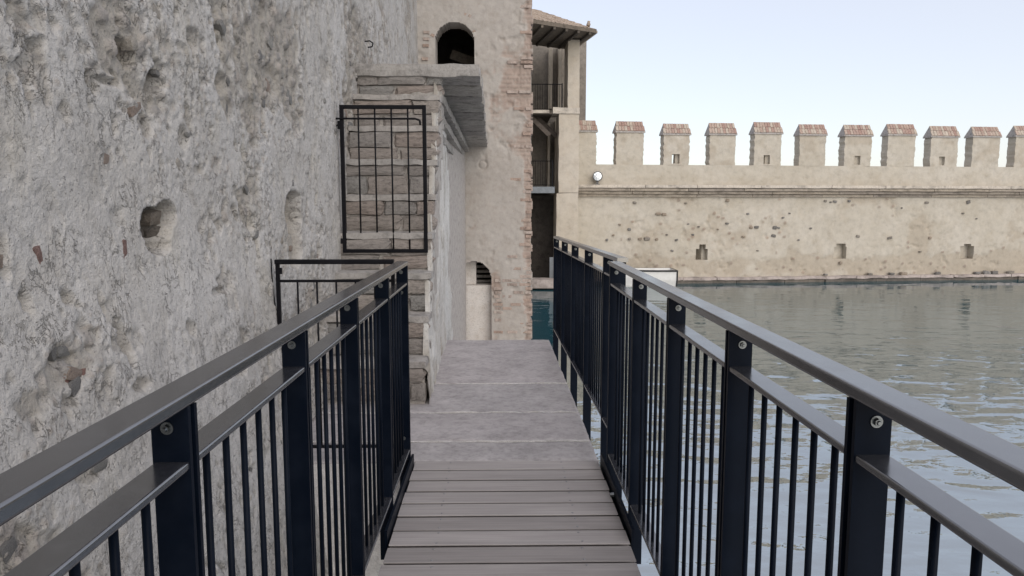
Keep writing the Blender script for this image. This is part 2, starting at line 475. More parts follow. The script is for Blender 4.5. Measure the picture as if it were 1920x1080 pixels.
def glass_mat():
    m, nt, p = new_mat('lamp_lens')
    p.inputs['Base Color'].default_value = (.75, .78, .80, 1)
    p.inputs['Roughness'].default_value = 0.12; p.inputs['Metallic'].default_value = 0.6
    n = noise(nt, pos_vec(nt), 14, 2, .5); bump(nt, p, n, 0.6, 0.05)
    return m
M['lens'] = glass_mat()
def flat_paint(name, col, rough=.45):
    m, nt, p = new_mat(name); v = pos_vec(nt)
    c = mixc(nt, ramp(nt, noise(nt, v, 3, 5, .6), [(.4, 0.), (.75, .6)]), col, tuple(a * .7 for a in col))
    L(nt, c, p.inputs['Base Color']); p.inputs['Roughness'].default_value = rough
    return m
M['hull'] = flat_paint('boat_white', (.74, .73, .70))
M['rubber'] = flat_paint('boat_black_trim', (.025, .025, .025), .6)
def tile_mat():
    m, nt, p = new_mat('roof_tile')
    v = pos_vec(nt)
    c = ramp(nt, noise(nt, v, 3.5, 5, .7), [(.3, (.22, .17, .135)), (.5, (.36, .29, .23)), (.7, (.46, .38, .31))])
    L(nt, c, p.inputs['Base Color']); p.inputs['Roughness'].default_value = .9
    bump(nt, p, noise(nt, v, 14, 4, .6), .6, .03)
    return m
M['tile'] = tile_mat()

rng = random.Random(7)
WATER = -2.35

# ================================================================== THE SETTING
mb = MB(); S = 900.0
mb.add([(-S, -S, WATER), (S, -S, WATER), (S, S, WATER), (-S, S, WATER)], [(0, 1, 2, 3)])
struct(mb.build('water', M['water']))

# damp bank under the footbridge, along the foot of the wall
nu, nv = 60, 14
us, vv = np.linspace(-4, 4.6, nu + 1), np.linspace(-1.7, -0.52, nv + 1)
Ug, Vg = np.meshgrid(us, vv, indexing='ij')
hz = -1.75 + .12 * fbm(Ug, Vg, .5, 4, 3) - .75 * sstep(-.8, -.52, Vg)
I = np.arange((nu + 1) * (nv + 1)).reshape(nu + 1, nv + 1)
Q = np.stack([I[:-1, :-1], I[:-1, 1:], I[1:, 1:], I[1:, :-1]], -1).reshape(-1, 4)
struct(obj('ground', mesh_np('ground', np.stack([Vg, Ug, hz], -1).reshape(-1, 3), Q, True), M['earth']))

# ------------------------------------------------------------------ stone path beyond the footbridge
PATH0, PATH1 = 3.992, 7.96
def path_z(y): return -0.006 - 0.035 * (y - PATH0) / (PATH1 - PATH0)
path = MB()
path.add([(-1.32, PATH0, -2.6), (.565, PATH0, -2.6), (.545, PATH1, -2.6), (-1.32, PATH1, -2.6),
          (-1.32, PATH0, path_z(PATH0) - .012), (.565, PATH0, path_z(PATH0) - .012), (.545, PATH1, path_z(PATH1) - .012), (-1.32, PATH1, path_z(PATH1) - .012)],
         [(0,3,2,1),(4,5,6,7),(0,1,5,4),(1,2,6,5),(2,3,7,6),(3,0,4,7)])
path_o = struct(path.build('path', M['pale_mortar']))
cuts = [PATH0, 4.362, 5.013, 5.881, PATH1]
for k in range(4):
    y0, y1 = cuts[k] + .006, cuts[k + 1] - .006
    # slab skin: fine grid with worn edges and a slightly rounded nosing
    nx, ny = 60, max(10, int((y1 - y0) / .035))
    xs = np.linspace(-1.30, .572, nx + 1); ys = np.linspace(y0, y1, ny + 1)
    Xg, Yg = np.meshgrid(xs, ys, indexing='ij')
    xr = Xg.copy(); yr = Yg.copy()
    wob = .012 * fbm(Xg, Yg * 0 + 3.7 * k, .16, 4, 40 + k)
    yr[:, 0] += wob[:, 0]; yr[:, -1] += wob[:, -1]
    xr[-1, :] += -.004 - .012 * np.abs(fbm(Xg[-1, :], Yg[-1, :], .2, 4, 60)) - .0055 * (ys - PATH0)
    ed = np.minimum(np.minimum(Yg - y0, y1 - Yg), .572 - Xg)
    zz = path_z(Yg) + .006 * fbm(Xg, Yg, .35, 3, 50 + k) + .0025 * fbm(Xg, Yg, .06, 3, 55 + k) - .006 * (1 - sstep(0, .03, ed)) + .002 * (k % 2)
    top = np.stack([xr, yr, zz], -1).reshape(-1, 3)
    I = np.arange((nx + 1) * (ny + 1)).reshape(nx + 1, ny + 1)
    Qt = np.stack([I[:-1, :-1], I[1:, :-1], I[1:, 1:], I[:-1, 1:]], -1).reshape(-1, 4)
    loop = list(I[:, 0]) + list(I[-1, 1:]) + list(I[-2::-1, -1]) + list(I[0, -2:0:-1])
    n0 = len(top); sk = top[loop] - np.array((0, 0, .11 if k else .09)); m_ = len(loop)
    Qs = [(loop[i], n0 + i, n0 + (i + 1) % m_, loop[(i + 1) % m_]) for i in range(m_)]
    sm = np.concatenate([np.ones(len(Qt), bool), np.zeros(m_, bool)])
    obj('slab', mesh_np('slab', np.concatenate([top, sk]), np.concatenate([Qt, np.array(Qs)]), sm), M['slab'], path_o)
for k in (1, 2, 3):
    me = rough_box('mortar_joint', 1.80, .011, .03, .025, .010, 30 + k, 0, .09)
    obj('mortar_joint', me, M['pale_mortar'], path_o, (-.345, cuts[k], path_z(cuts[k]) - .0135))
# steps that go down behind the path to the landing stage at the tower's foot
for k in range(6):
    b = MB(); y0 = PATH1 + .02 + .3 * k
    b.box((-1.3, y0, -2.6), (.40 - .01 * k, y0 + .296, -.33 - .27 * k)); b.build('step', M['slab'], path_o)
b = MB(); b.box((-1.4, PATH1 + 1.83, -2.6), (.34, 14.95, -1.72)); b.build('landing_stage', M['slab'], path_o)

# ================================================================== FOOTBRIDGE
fb = thing('footbridge', 'narrow footbridge of grey composite boards leading towards the stone path', 'footbridge', (.034, 1.3, -.22))
PITCH = .1493
DX0, DX1 = -.484, .556
me_board = None
scr = MB(); scr.cyl((0, 0, 0), (0, 0, .0018), .0056, .0048, 8)
me_screw = scr.mesh('screw')
nb = 36
for k in range(nb):
    y1 = 3.984 - k * PITCH; y0 = y1 - PITCH + .017
    if me_board is None:
        b = MB(); hw = (PITCH - .017) / 2                  # grooved edges: lip, side groove, foot
        pr = [(-hw + .002, 0), (-hw, -.0018), (-hw, -.004), (-hw + .03, -.006), (-hw + .03, -.019), (-hw, -.021), (-hw, -.025)]
        pr = pr + [(-a, c) for a, c in reversed(pr)]; n = len(pr)
        b.add([(DX0, a, c) for a, c in pr] + [(DX1, a, c) for a, c in pr],
              [(i, n + i, n + (i + 1) % n, (i + 1) % n) for i in range(n)] + [(0, 1, 2, 11, 12, 13), (2, 3, 10, 11), (3, 4, 9, 10), (4, 5, 8, 9), (5, 6, 7, 8),
               (n + 13, n + 12, n + 11, n + 2, n + 1, n), (n + 11, n + 10, n + 3, n + 2), (n + 10, n + 9, n + 4, n + 3), (n + 9, n + 8, n + 5, n + 4), (n + 8, n + 7, n + 6, n + 5)])
        me_board = b.mesh('board')
    yc = (y0 + y1) / 2
    o = obj('board', me_board, M['board'], fb, (rng.uniform(-.003, .003), yc, rng.uniform(-.0012, .0012)),
            (0, 0, rng.uniform(-.0012, .0012)))
    for sx in (-.282, .347):
        for sy in (-.045, .045):
            obj('screw', me_screw, M['steel'], o, ORIGIN[o] + Vector((sx + rng.uniform(-.006, .006), sy + rng.uniform(-.006, .006), .0002)))
for x in (-.455, .527):
    b = MB(); b.box((x - .03, -1.5, -.22), (x + .03, 3.975, -.030)); b.build('side_beam', M['paint'], fb)
for x in (-.282, .347):
    b = MB(); b.box((x - .025, -1.5, -.16), (x + .025, 3.97, -.029)); b.build('joist', M['paint'], fb)
for x in (-.497, .574):
    b = MB(); b.box((x - .006, 2.98, -.16), (x + .006, 3.95, .055)); b.build('kick_plate', M['paint'], fb)
b = MB(); b.cyl((.566, 3.46, .012), (.548, 3.46, .012), .013, .009, 10); b.build('bolt', M['zinc'], fb, smooth=False)

# ================================================================== RAILINGS
def bolt_mesh():
    b = MB()
    b.cyl((0, 0, 0), (0, -.0025, 0), .0105, .0105, 14)
    b.cyl((0, -.0025, 0), (0, -.009, 0), .0072, .0064, 6)
    b.cyl((0, -.009, 0), (0, -.012, 0), .0045, .003, 8)
    return b.mesh('bolt')
ME_BOLT = bolt_mesh()
def railing(name, label, xf, zf, posts, y0, y1, side, top=1.15, mid=1.035, bot=.098, w=.063, nbal=6, low=-.21, end_bolts=()):
    """railing along y; xf(y) = centre line, zf(y) = foot level; side = -1 left, 1 right of the walk"""
    t = thing(name, label, 'railing', (xf((y0 + y1) / 2), (y0 + y1) / 2, zf((y0 + y1) / 2) + low))
    def seg(nm, ya, yb, z, ww, hh, bev):
        b = MB(); b.bar((xf(ya), ya, zf(ya) + z - hh / 2), (xf(yb), yb, zf(yb) + z - hh / 2), ww, hh, bev, seg=4)
        o = b.build(nm, M['railpaint'], t)
        return o
    seg('handrail', y0, y1, top, w, .024, .0055)
    allp = sorted(posts)
    me_p = None
    for yp in allp:
        x, z = xf(yp), zf(yp)
        b = MB()
        b.box((x - w/2 + .001, yp - .005, z + low), (x + w/2 - .001, yp + .005, z + top - .0235))
        post = b.build('post', M['paint'], t)
        b = MB()
        b.box((x - w/2 + .003, yp + .024, z + low + .02), (x + w/2 - .003, yp + .034, z + top - .026))
        b.box((x - w/2 + .012, yp + .0051, z + top - .115), (x + w/2 - .012, yp + .0239, z + top - .03))
        b.build('back_plate', M['paint'], post)
        obj('bolt', ME_BOLT, M['zinc'], post, (x + .004 * side, yp - .005, z + top - .058))
        if yp in end_bolts:
            obj('bolt', ME_BOLT, M['zinc'], post, (x + .004 * side, yp - .005, z + mid - .055))
            obj('bolt', ME_BOLT, M['zinc'], post, (x + .004 * side, yp - .005, z + .16))
    bm = MB(); bm.cyl((0, 0, 0), (0, 0, mid - bot - .012), .0068, .0068, 10); me_b = bm.mesh('baluster', True)
    for p in me_b.polygons: p.use_smooth = len(p.vertices) == 4
    bounds = [y0 - .04 if allp[0] - y0 > .15 else None] + allp
    if bounds[0] is None: bounds = allp
    for a, c in zip(bounds[:-1], bounds[1:]):
        ya, yb = a + .0345, c - .0055
        seg('mid_rail', ya, yb, mid, w - .006, .014, .004)
        seg('bottom_rail', ya, yb, bot, w - .006, .012, .003)
        n = max(2, int(round((yb - ya) / .0925)) - 1)
        for k in range(n):
            y = ya + (yb - ya) * (k + 1) / (n + 1)
            obj('baluster', me_b, M['paint'], t, (xf(y), y, zf(y) + bot - .002))
    return t
zero = lambda y: 0.0
railing('railing', 'black steel railing on the left, next to the big rough wall', lambda y: -.5365, zero,
        [-.89, -.21, .47, 1.148, 1.85, 2.53, 3.245, 3.915], -1.5, 3.945, -1, end_bolts=(3.915,))
railing('railing', 'long black steel railing in the right foreground, over the open water', lambda y: .6235, zero,
        [-.86, -.18, .49, 1.165, 1.835, 2.51, 3.185, 3.872], -1.5, 3.90, 1, bot=.08)
railing('railing', 'farther black railing along the stone path, starting behind the near right railing', lambda y: .682 - .0125 * (y - 4.0),
        lambda y: .012 - .0125 * (y - 4.0), [4.06, 4.49, 5.39, 6.28, 7.17, 8.10], 3.99, 8.13, 1, low=-.35)

# ------------------------------------------------------------------ gate panel between the left railing and the wall
g = thing('side_gate', 'low black barred gate standing between the left railing and the wall', 'gate', (-.92, 4.0, .08))
GX0, GX1, GY = -1.235, -.598, 4.0
b = MB(); b.bar((GX0 - .012, GY, 1.142), (GX1 + .006, GY, 1.142), .034, .026, .006); b.build('top_bar', M['iron'], g)
b = MB(); b.bar((GX0, GY, 1.035), (GX1, GY, 1.035), .014, .014); b.build('upper_rail', M['iron'], g)
b = MB(); b.bar((GX0, GY, .085), (GX1, GY, .085), .016, .016); b.build('lower_rail', M['iron'], g)
for x in (GX0, GX1):
    b = MB(); b.bar((x, GY, .05), (x, GY, 1.128), .02, .02, up=(0, 1, 0)); b.build('stile', M['iron'], g)
bm = MB(); bm.cyl((0, 0, 0), (0, 0, .942), .0055, .0055, 8); me_b = bm.mesh('gate_bar', True)
for k in range(1, 6):
    obj('bar', me_b, M['iron'], g, (GX0 + .107 * k, GY, .09))
b = MB(); b.tube([(GX0 - .035, GY, 1.16), (GX0 - .032, GY, 1.02), (GX0 - .022, GY, .90), (GX0 - .006, GY, .80)], .0035, 6); b.build('wire_stay', M['iron'], g)
b = MB(); b.bar((GX0 + .012, GY - .012, 1.11), (GX0 + .012, GY - .012, 1.075), .03, .014, up=(0, 1, 0)); b.build('catch', M['iron'], g)

# ------------------------------------------------------------------ gate hung over the stairs
g = thing('stair_gate', 'black barred iron gate hinged on the wall across the stone stairs', 'gate', (-.94, 5.9, 1.08))
SX0, SX1, SZ0, SZ1, SY = -1.268, -.608, 1.085, 2.235, 5.9
for nm, p0, p1 in (('top_bar', (SX0, SY, SZ1), (SX1, SY, SZ1)), ('bottom_bar', (SX0, SY, SZ0), (SX1, SY, SZ0))):
    b = MB(); b.bar(p0, p1, .03, .03, .004); b.build(nm, M['iron'], g)
for x in (SX0, SX1):
    b = MB(); b.bar((x, SY, SZ0 - .015), (x, SY, SZ1 + .015), .031, .031, .004, up=(0, 1, 0)); b.build('stile', M['iron'], g)
bm = MB(); bm.cyl((0, 0, 0), (0, 0, SZ1 - SZ0 - .02), .0068, .0068, 8); me_b = bm.mesh('gate_bar', True)
for k in range(1, 5):
    obj('bar', me_b, M['iron'], g, (SX0 + (SX1 - SX0) * k / 5, SY, SZ0 + .01))
b = MB(); zb = atY(700, 223, SY).z
b.tube([(SX0 - .05, SY - .02, zb), (SX1 - .07, SY - .02, zb), (SX1 - .035, SY - .02, zb - .012), (SX1 - .03, SY - .02, zb - .05)], .008, 8)
b.build('bolt_rod', M['iron'], g)
for z in (atY(640, 235, SY).z, atY(640, 450, SY).z):
    b = MB(); b.bar((SX0 - .075, SY, z), (SX0, SY, z), .018, .014); b.cyl((SX0 - .022, SY, z - .03), (SX0 - .022, SY, z + .035), .013, .013, 8)
    b.build('hinge', M['iron'], g)

# ================================================================== THE BIG LEFT WALL
WT = 8.2
cols = [-1.6]
while cols[-1] < 15.35:
    y = cols[-1]; cols.append(y + max(.0085, .0031 * max(y, 0)) if y > 1.2 else y + .03)
cols = np.array(cols)
rows = [-2.6]
while rows[-1] < WT:
    z = rows[-1]
    rows.append(z + (.028 if z < -.45 else .0088 if z < 2.35 else .015 if z < 3.7 else .03 if z < 6.2 else .08))
rows = np.array(rows)
Y, Z = np.meshgrid(cols, rows, indexing='ij')
X0 = np.interp(cols, [-2, 6.0, 7.0, 15.4], [-1.31, -1.31, -1.345, -1.675])[:, None] + 0 * Z
bat = np.clip(1.22 - Z, 0, 9); bat = .055 * bat + .13 * bat ** 2 / (bat + .6)
corner = 1 - sstep(4.06, 4.24, Y + .03 * fbm(Z, Z * 0, .3, 2, 4))
bulge = corner * (bat + .025 * sstep(1.45, .9, Z))
low = fbm(Y, Z, 1.1, 4, 11)
exm = fbm(Y, Z, .75, 5, 21, .6) * .9 + .35 * fbm(Y, Z, .14, 3, 22)
def blob(px, py, ry, rz, x=-1.31):
    c = atX(px, py, x)
    return np.exp(-(((Y - c.y) / ry) ** 2 + ((Z - c.z) / rz) ** 2))
exm = exm + .5 * blob(270, 120, .35, .22) + .45 * blob(120, 690, .22, .22) + .2 * blob(530, 170, .8, .35) + .35 * blob(430, 400, .3, .2)
exm = exm - .55 * blob(100, 300, .35, .35) - .7 * blob(330, 600, .3, .3) - .4 * blob(620, 420, .5, .6) - .3 * blob(60, 520, .2, .2)
expo = sstep(.16, .38, exm)
grain1 = fbm(Y, Z, .09, 4, 31, .6); grain2 = fbm(Y, Z, .028, 3, 33)
d1, id1 = worley(Y + .01 * grain1, Z + .01 * grain2, .085, 41)
d2, id2 = worley(Y, Z, .034, 43)
peb = sstep(.52, .30, d1) * sstep(.45, .55, id1) * expo
peb2 = sstep(.5, .25, d2) * sstep(.6, .68, id2) * sstep(-.25, .2, exm)
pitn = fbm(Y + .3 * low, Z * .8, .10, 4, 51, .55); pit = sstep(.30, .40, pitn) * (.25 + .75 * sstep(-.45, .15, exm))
pitb = sstep(.42, .6, fbm(Y, Z, .15, 3, 53)) * (.3 + .7 * expo)
lump = fbm(Y, Z, .33, 3, 57)
trowel = fbm(Y * .8 + Z * .25, Z * .5, .22, 3, 59)
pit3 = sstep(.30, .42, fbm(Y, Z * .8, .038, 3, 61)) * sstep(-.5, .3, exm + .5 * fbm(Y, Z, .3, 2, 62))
h = .026 * low + .009 * lump + .006 * trowel * (1 - expo) + .0065 * grain1 * (.4 + .9 * expo) + .0025 * grain2 - .011 * pit3
h = h - .016 * expo + .013 * peb + .005 * peb2 - .019 * pit - .016 * pitb
expo = np.maximum(expo, .85 * np.maximum(pit, .8 * pit3))  # pits take the broken-skin colour too, which also paints in their shade
stone = np.clip(np.maximum(peb, .85 * peb2), 0, 1)
tint = np.where(peb > .3, id1 * 2 % 1, id2 * 3 % 1)
# the larger holes and scars that can be picked out one by one
def scar(px, py, hw, hh, depth, lean=0.0, ex=.9, x=-1.31, sharp=.25, seed=0):
    global h, expo, stone
    c = atX(px, py, x); ry = abs(atX(px + hw, py, x).y - atX(px - hw, py, x).y) / 2
    rz = abs(atX(px, py - hh, x).z - atX(px, py + hh, x).z) / 2
    dy, dz = (Y - c.y), (Z - c.z)
    q = np.sqrt(((dy - lean * dz) / ry) ** 2 + (dz / rz) ** 2) + .33 * fbm(Y, Z, min(ry, rz) * 1.1, 3, 71 + seed)
    m_ = sstep(1.0, 1.0 - sharp, q)
    h = h - depth * m_
    expo = np.maximum(expo, ex * m_)
    stone = stone * (1 - .6 * m_)
SC = [(298, 430, 28, 46, .36, 0, 1.0, .10), (318, 402, 16, 26, .22, 0, 1.0, .15), (306, 462, 18, 20, .16, 0, 1.0, .3), (244, 98, 15, 28, .09, -.2, .6, .25), (297, 152, 17, 28, .10, 0, .8, .25), (212, 152, 26, 10, .03, .4, .8, .5),
      (552, 400, 15, 46, .12, 0, 1.0, .15), (556, 462, 15, 46, .055, 0, 1.0, .2), (48, 566, 10, 28, .028, -.3, .7, .5), (128, 562, 13, 22, .03, -.3, .6, .5),
      (186, 572, 7, 34, .022, -.2, .5, .5), (400, 546, 20, 10, .024, -.8, .5, .5), (424, 530, 8, 30, .022, 0, .5, .5), (340, 616, 9, 20, .024, -.3, .5, .5),
      (218, 650, 10, 60, .024, -.25, .8, .5), (236, 720, 22, 16, .015, 0, .9, .5), (75, 30, 14, 45, .02, -.3, .3, .4), (105, 40, 9, 26, .018, -.2, .3, .5),
      (125, 215, 14, 24, .016, -.3, .3, .4), (362, 75, 14, 26, .035, 0, .8, .5), (515, 150, 16, 40, .03, -.2, .8, .5), (470, 55, 10, 25, .02, 0, .6, .5),
      (412, 160, 12, 26, .02, 0, .6, .5), (350, 260, 12, 26, .025, 0, .7, .5), (420, 690, 16, 20, .015, 0, .7, .5), (30, 760, 40, 30, .010, 0, .9, .5),
      (100, 660, 30, 25, .012, 0, .9, .5), (10, 480, 16, 60, .02, 0, .6, .5), (610, 130, 10, 30, .02, 0, .6, .5), (120, 880, 40, 30, .008, 0, .9, .5)]
for k, (px, py, hw, hh, dep, lean, ex, sh) in enumerate(SC):
    scar(px, py, hw, hh, dep, lean, ex, -1.31, sh, k)
X = X0 + bulge + h
# keep the skin behind the gates and stairs where those stand
X = np.where((Y > 3.9) & (Y < 4.06) & (Z > .9), np.minimum(X, -1.262), X)
I = np.arange(X.size).reshape(X.shape)
Q = np.stack([I[:-1, :-1], I[1:, :-1], I[1:, 1:], I[:-1, 1:]], -1).reshape(-1, 4)
wall = thing('fortress_wall', 'big rough grey rendered fortress wall with holes filling the left side', 'wall', (-1.6, 7, -2.6))
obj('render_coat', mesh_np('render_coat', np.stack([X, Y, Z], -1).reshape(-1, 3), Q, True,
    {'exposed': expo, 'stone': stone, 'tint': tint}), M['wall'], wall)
b = MB(); b.box((-4.2, -1.6, -2.6), (-1.80, 15.3, WT - .05)); b.build('wall_core', M['mortar'], wall)
b = MB(); b.box((-4.25, -1.65, WT - .04), (-1.2, 15.35, WT + .12)); b.build('coping', M['mortar'], wall)
def wall_x(y, z):
    i = min(max(np.searchsorted(cols, y), 1), len(cols) - 1); j = min(max(np.searchsorted(rows, z), 1), len(rows) - 1)
    return float(X[i, j])
STONES = [rough_box('stone', 1, 1, 1, .34, .10, 100 + k, .16, .5) for k in range(6)]
def stone_obj(name, mat, parent, c, size, rot=(0, 0, 0), k=None):
    k = rng.randrange(6) if k is None else k
    me = STONES[k]
    key = (k, mat.name)
    if key not in stone_obj.cache:
        mm = me.copy(); mm.materials.clear(); mm.materials.append(mat); stone_obj.cache[key] = mm
    return obj(name, stone_obj.cache[key], None, parent, c, rot, size)
stone_obj.cache = {}
# stones and brick ends showing in the render: hand-placed ones first
for px, py, sy, sz, kind in ((238, 470, .03, .08, 'redbrick'), (82, 482, .03, .075, 'redbrick'), (305, 462, .07, .04, 'redbrick'), (112, 712, .05, .035, 'redbrick'),
                             (136, 700, .03, .03, 'redbrick'), (246, 112, .05, .085, 'pebble'), (296, 148, .05, .09, 'pebble'), (262, 205, .09, .04, 'pebble'),
                             (228, 150, .10, .035, 'pebble'), (356, 78, .06, .07, 'pebble'), (520, 160, .10, .08, 'pebble'), (548, 182, .12, .06, 'pebble'),
                             (100, 655, .05, .06, 'pebble'), (372, 118, .05, .08, 'pebble'),
                             (572, 255, .06, .06, 'pebble'), (5, 470, .03, .08, 'redbrick'), (340, 305, .05, .05, 'pebble'), (552, 345, .05, .05, 'pebble'),
                             (430, 205, .05, .07, 'pebble'), (500, 110, .08, .06, 'pebble'), (460, 30, .06, .06, 'pebble'), (210, 300, .04, .05, 'pebble')):
    c = atX(px, py, -1.31); x = wall_x(c.y, c.z)
    stone_obj('brick' if kind == 'redbrick' else 'stone', M[kind], wall, (x - .022, c.y, c.z), (.05, sy, sz), (rng.uniform(-.4, .4), 0, 0))
n_st, tries = 0, 0
while n_st < 90 and tries < 6000:
    tries += 1
    y = rng.uniform(1.7, 14) if rng.random() < .4 else rng.uniform(1.7, 6); z = rng.uniform(.1, min(5.4, 1.6 + .33 * y))
    i = np.searchsorted(cols, y); j = np.searchsorted(rows, z)
    if expo[i, j] < .5 or rng.random() < .2: continue
    s = rng.uniform(.02, .055) * (1 + .05 * y)
    stone_obj('stone', M['pebble'], wall, (float(X[i, j]) - s * .18, y, z), (s * .8, s * rng.uniform(.8, 1.6), s * rng.uniform(.6, 1.1)), (rng.uniform(-.6, .6), 0, 0))
    n_st += 1
# dark stones added inside the big hole to give it a shaded look
for py, pz, sx_, sy_, sz_, dx in ((394, .03, .10, .13, .09, -.24), (420, .0, .10, .12, .07, -.22), (440, -.02, .12, .14, .08, -.20), (408, .02, .09, .10, .06, -.17), (456, -.03, .12, .15, .06, -.15), (432, .05, .1, .1, .08, -.27)):
    c = atX(300 + rng.uniform(-14, 18), py, -1.31)
    stone_obj('stone', M['rubble'], wall, (-1.31 + dx * .55, c.y + .095 + rng.uniform(-.02, .03), c.z), (sx_, sy_, sz_), (rng.uniform(-.4, .4), rng.uniform(-.3, .3), 0))
# small iron hook high on the wall
c = atX(690, 84, -1.36); hx = wall_x(c.y, c.z)
b = MB(); b.tube([(hx - .04, c.y, c.z + .03), (hx + .05, c.y - .02, c.z + .035), (hx + .085, c.y - .03, c.z + .01), (hx + .075, c.y - .03, c.z - .025), (hx + .03, c.y - .02, c.z - .03)], .007, 8)
tag(b.build('iron_hook', M['iron'], None, (hx, c.y, c.z)), 'small curved iron hook sticking out high on the wall', 'hook')

# ================================================================== STONE STAIRS AND LONG LANDING
st = thing('stone_staircase', 'steep weathered stone stairs climbing along the wall to a landing', 'staircase', (-.93, 6.1, -.02))
RIS, TRD, SY0, NST = .309, .225, 5.22, 9
SXL, SXR = -1.36, -.553
def land_l(y): return np.interp(y, [7, 15.4], [-1.42, -1.78])
def side_x(y): return np.interp(y, [5.0, 7.1, 15.2], [-.535, -.585, -.94])
for n in range(1, NST + 1):
    y0 = SY0 + TRD * (n - 1); z0, z1 = RIS * (n - 1), RIS * n
    b = MB(); b.box((SXL, y0 + .035, z0 - .25), (SXR - .010 - .0015 * n, y0 + TRD + .30 + .003 * n, z1 - .054)); b.build('step_core', M['mortar'], st)
    if n < NST:
        me = rough_box('tread', SXR - SXL + .012, TRD + .05, .055, .04, .010, 200 + n, .010, .10)
        obj('tread', me, M['tread'], st, ((SXL + SXR) / 2 + rng.uniform(-.004, .01), y0 + TRD / 2 + .016, z1 - .028), (rng.uniform(-.012, .012), rng.uniform(-.008, .008), rng.uniform(-.012, .012)))
    # riser of rough stones in two or three courses
    hs = z1 - .055 - z0
    nc = rng.choice((2, 2, 3))
    cz = z0 + .004
    parts = [rng.uniform(.7, 1.3) for _ in range(nc)]; tot = sum(parts)
    for c_ in parts:
        hh = hs * c_ / tot; x = SXL
        while x < SXR - .02:
            w_ = min(rng.uniform(.2, .55), SXR - x)
            if SXR - (x + w_) < .09: w_ = SXR - x
            stone_obj('stone', M['stone'], st, (x + w_ / 2, y0 + .058 + rng.uniform(-.006, .010), cz + hh / 2),
                      (w_ * 1.05 - .004, .12, hh * 1.06 - .003), (rng.uniform(-.02, .02), rng.uniform(-.03, .03), rng.uniform(-.03, .03)))
            x += w_
        cz += hh
# plastered side of the stairs and of the passage under the landing
ys = np.concatenate([np.arange(5.226, 8.2, .016), np.arange(8.2, 15.2, .05)])
def prof(y):
    n = np.floor((y + .012 * np.sin(y * 37) - SY0) / TRD) + 1
    return np.where(y < SY0, .02, np.minimum(np.clip(n, 1, NST) * RIS - .03, 2.62))
tops = prof(ys)
nv = 170
tv = np.linspace(0, 1, nv + 1)
Yg, Tg = np.meshgrid(ys, tv, indexing='ij')
Zg = -2.6 + Tg * (tops[:, None] + 2.6)
Xg = side_x(Yg)
lw = fbm(Yg, Zg, .7, 4, 81); ex2 = sstep(.12, .42, fbm(Yg, Zg, .5, 5, 83, .6) + .5 * sstep(.12, .0, np.abs(Zg - tops[:, None])) * (Yg < 7.2))
Xg = Xg + .022 * lw + .010 * fbm(Yg, Zg, .12, 4, 85) + .004 * fbm(Yg, Zg, .035, 3, 86) - .014 * ex2 - .014 * sstep(.35, .55, fbm(Yg, Zg, .06, 3, 87)) + .012 * sstep(.45, -.05, Zg) 
Xg = Xg - .035 * sstep(.05, .0, tops[:, None] - Zg) * (Yg < 7.2)
I = np.arange(Xg.size).reshape(Xg.shape)
Q = np.stack([I[:-1, :-1], I[1:, :-1], I[1:, 1:], I[:-1, 1:]], -1).reshape(-1, 4)
obj('side_wall', mesh_np('side_wall', np.stack([Xg, Yg, Zg], -1).reshape(-1, 3), Q, True, {'exposed': ex2, 'stone': ex2 * 0, 'tint': ex2 * 0}), M['stairside'], st)
# rough front end of the stair flank
for k in range(7):
    z = -.02 + .31 * k
b = MB(); b.box((-1.4, 7.3, -2.6), (-.72, 15.0, 2.6)); b.build('passage_core', M['mortar'], st)
# corbel courses carrying the landing
def rough_beam(name, p0, p1, w, hgt, mat, seed, parent):
    p0, p1 = Vector(p0), Vector(p1); d = p1 - p0
    me = rough_box(name, w, d.length, hgt, .06, .012, seed, .012, .15)
    return obj(name, me, mat, parent, (p0 + p1) / 2, (math.asin(d.z / d.length), 0, -math.atan2(d.x, d.y)))
for k, (o0, o1, z0, z1) in enumerate(((.005, .10, 2.14, 2.38), (.02, .20, 2.32, 2.485), (.035, .30, 2.49, 2.585))):
    off = lambda y, o0=o0, o1=o1: o0 + (o1 - o0) * (y - 7) / 8
    zc = lambda y, z0=z0, z1=z1: z0 + (z1 - z0) * (y - 7) / 8
    for q in range(8):                       # each course is a row of long stones
        ya, yb = 7.02 + 1.0 * q, 7.02 + 1.0 * (q + 1) - .012
        rough_beam('corbel_stone', (side_x(ya) + off(ya) - .17, ya, zc(ya)), (side_x(yb) + off(yb) - .17, yb, zc(yb)), .34, .095, M['corbel'], 300 + 10 * k + q, st)
# landing: slabs laid across from the wall, edge overhanging
ly = 6.985
q = 0
while ly < 15.0:
    ln = .52 if q == 0 else rng.uniform(.55, .85); y2 = min(ly + ln, 15.02)
    ym = (ly + y2) / 2; xl = float(land_l(ym)); xr = float(np.interp(ym, [7, 15], [-.182, -.262])) + rng.uniform(-.008, .012)
    me = rough_box('landing_slab', xr - xl, y2 - ly - .014, .125, .05, .014, 400 + q, .014, .13)
    obj('landing_slab', me, M['corbel'] if q else M['tread'], st, ((xl + xr) / 2, ym, 2.718 + rng.uniform(-.006, .006)), (0, 0, .02))
    ly = y2; q += 1

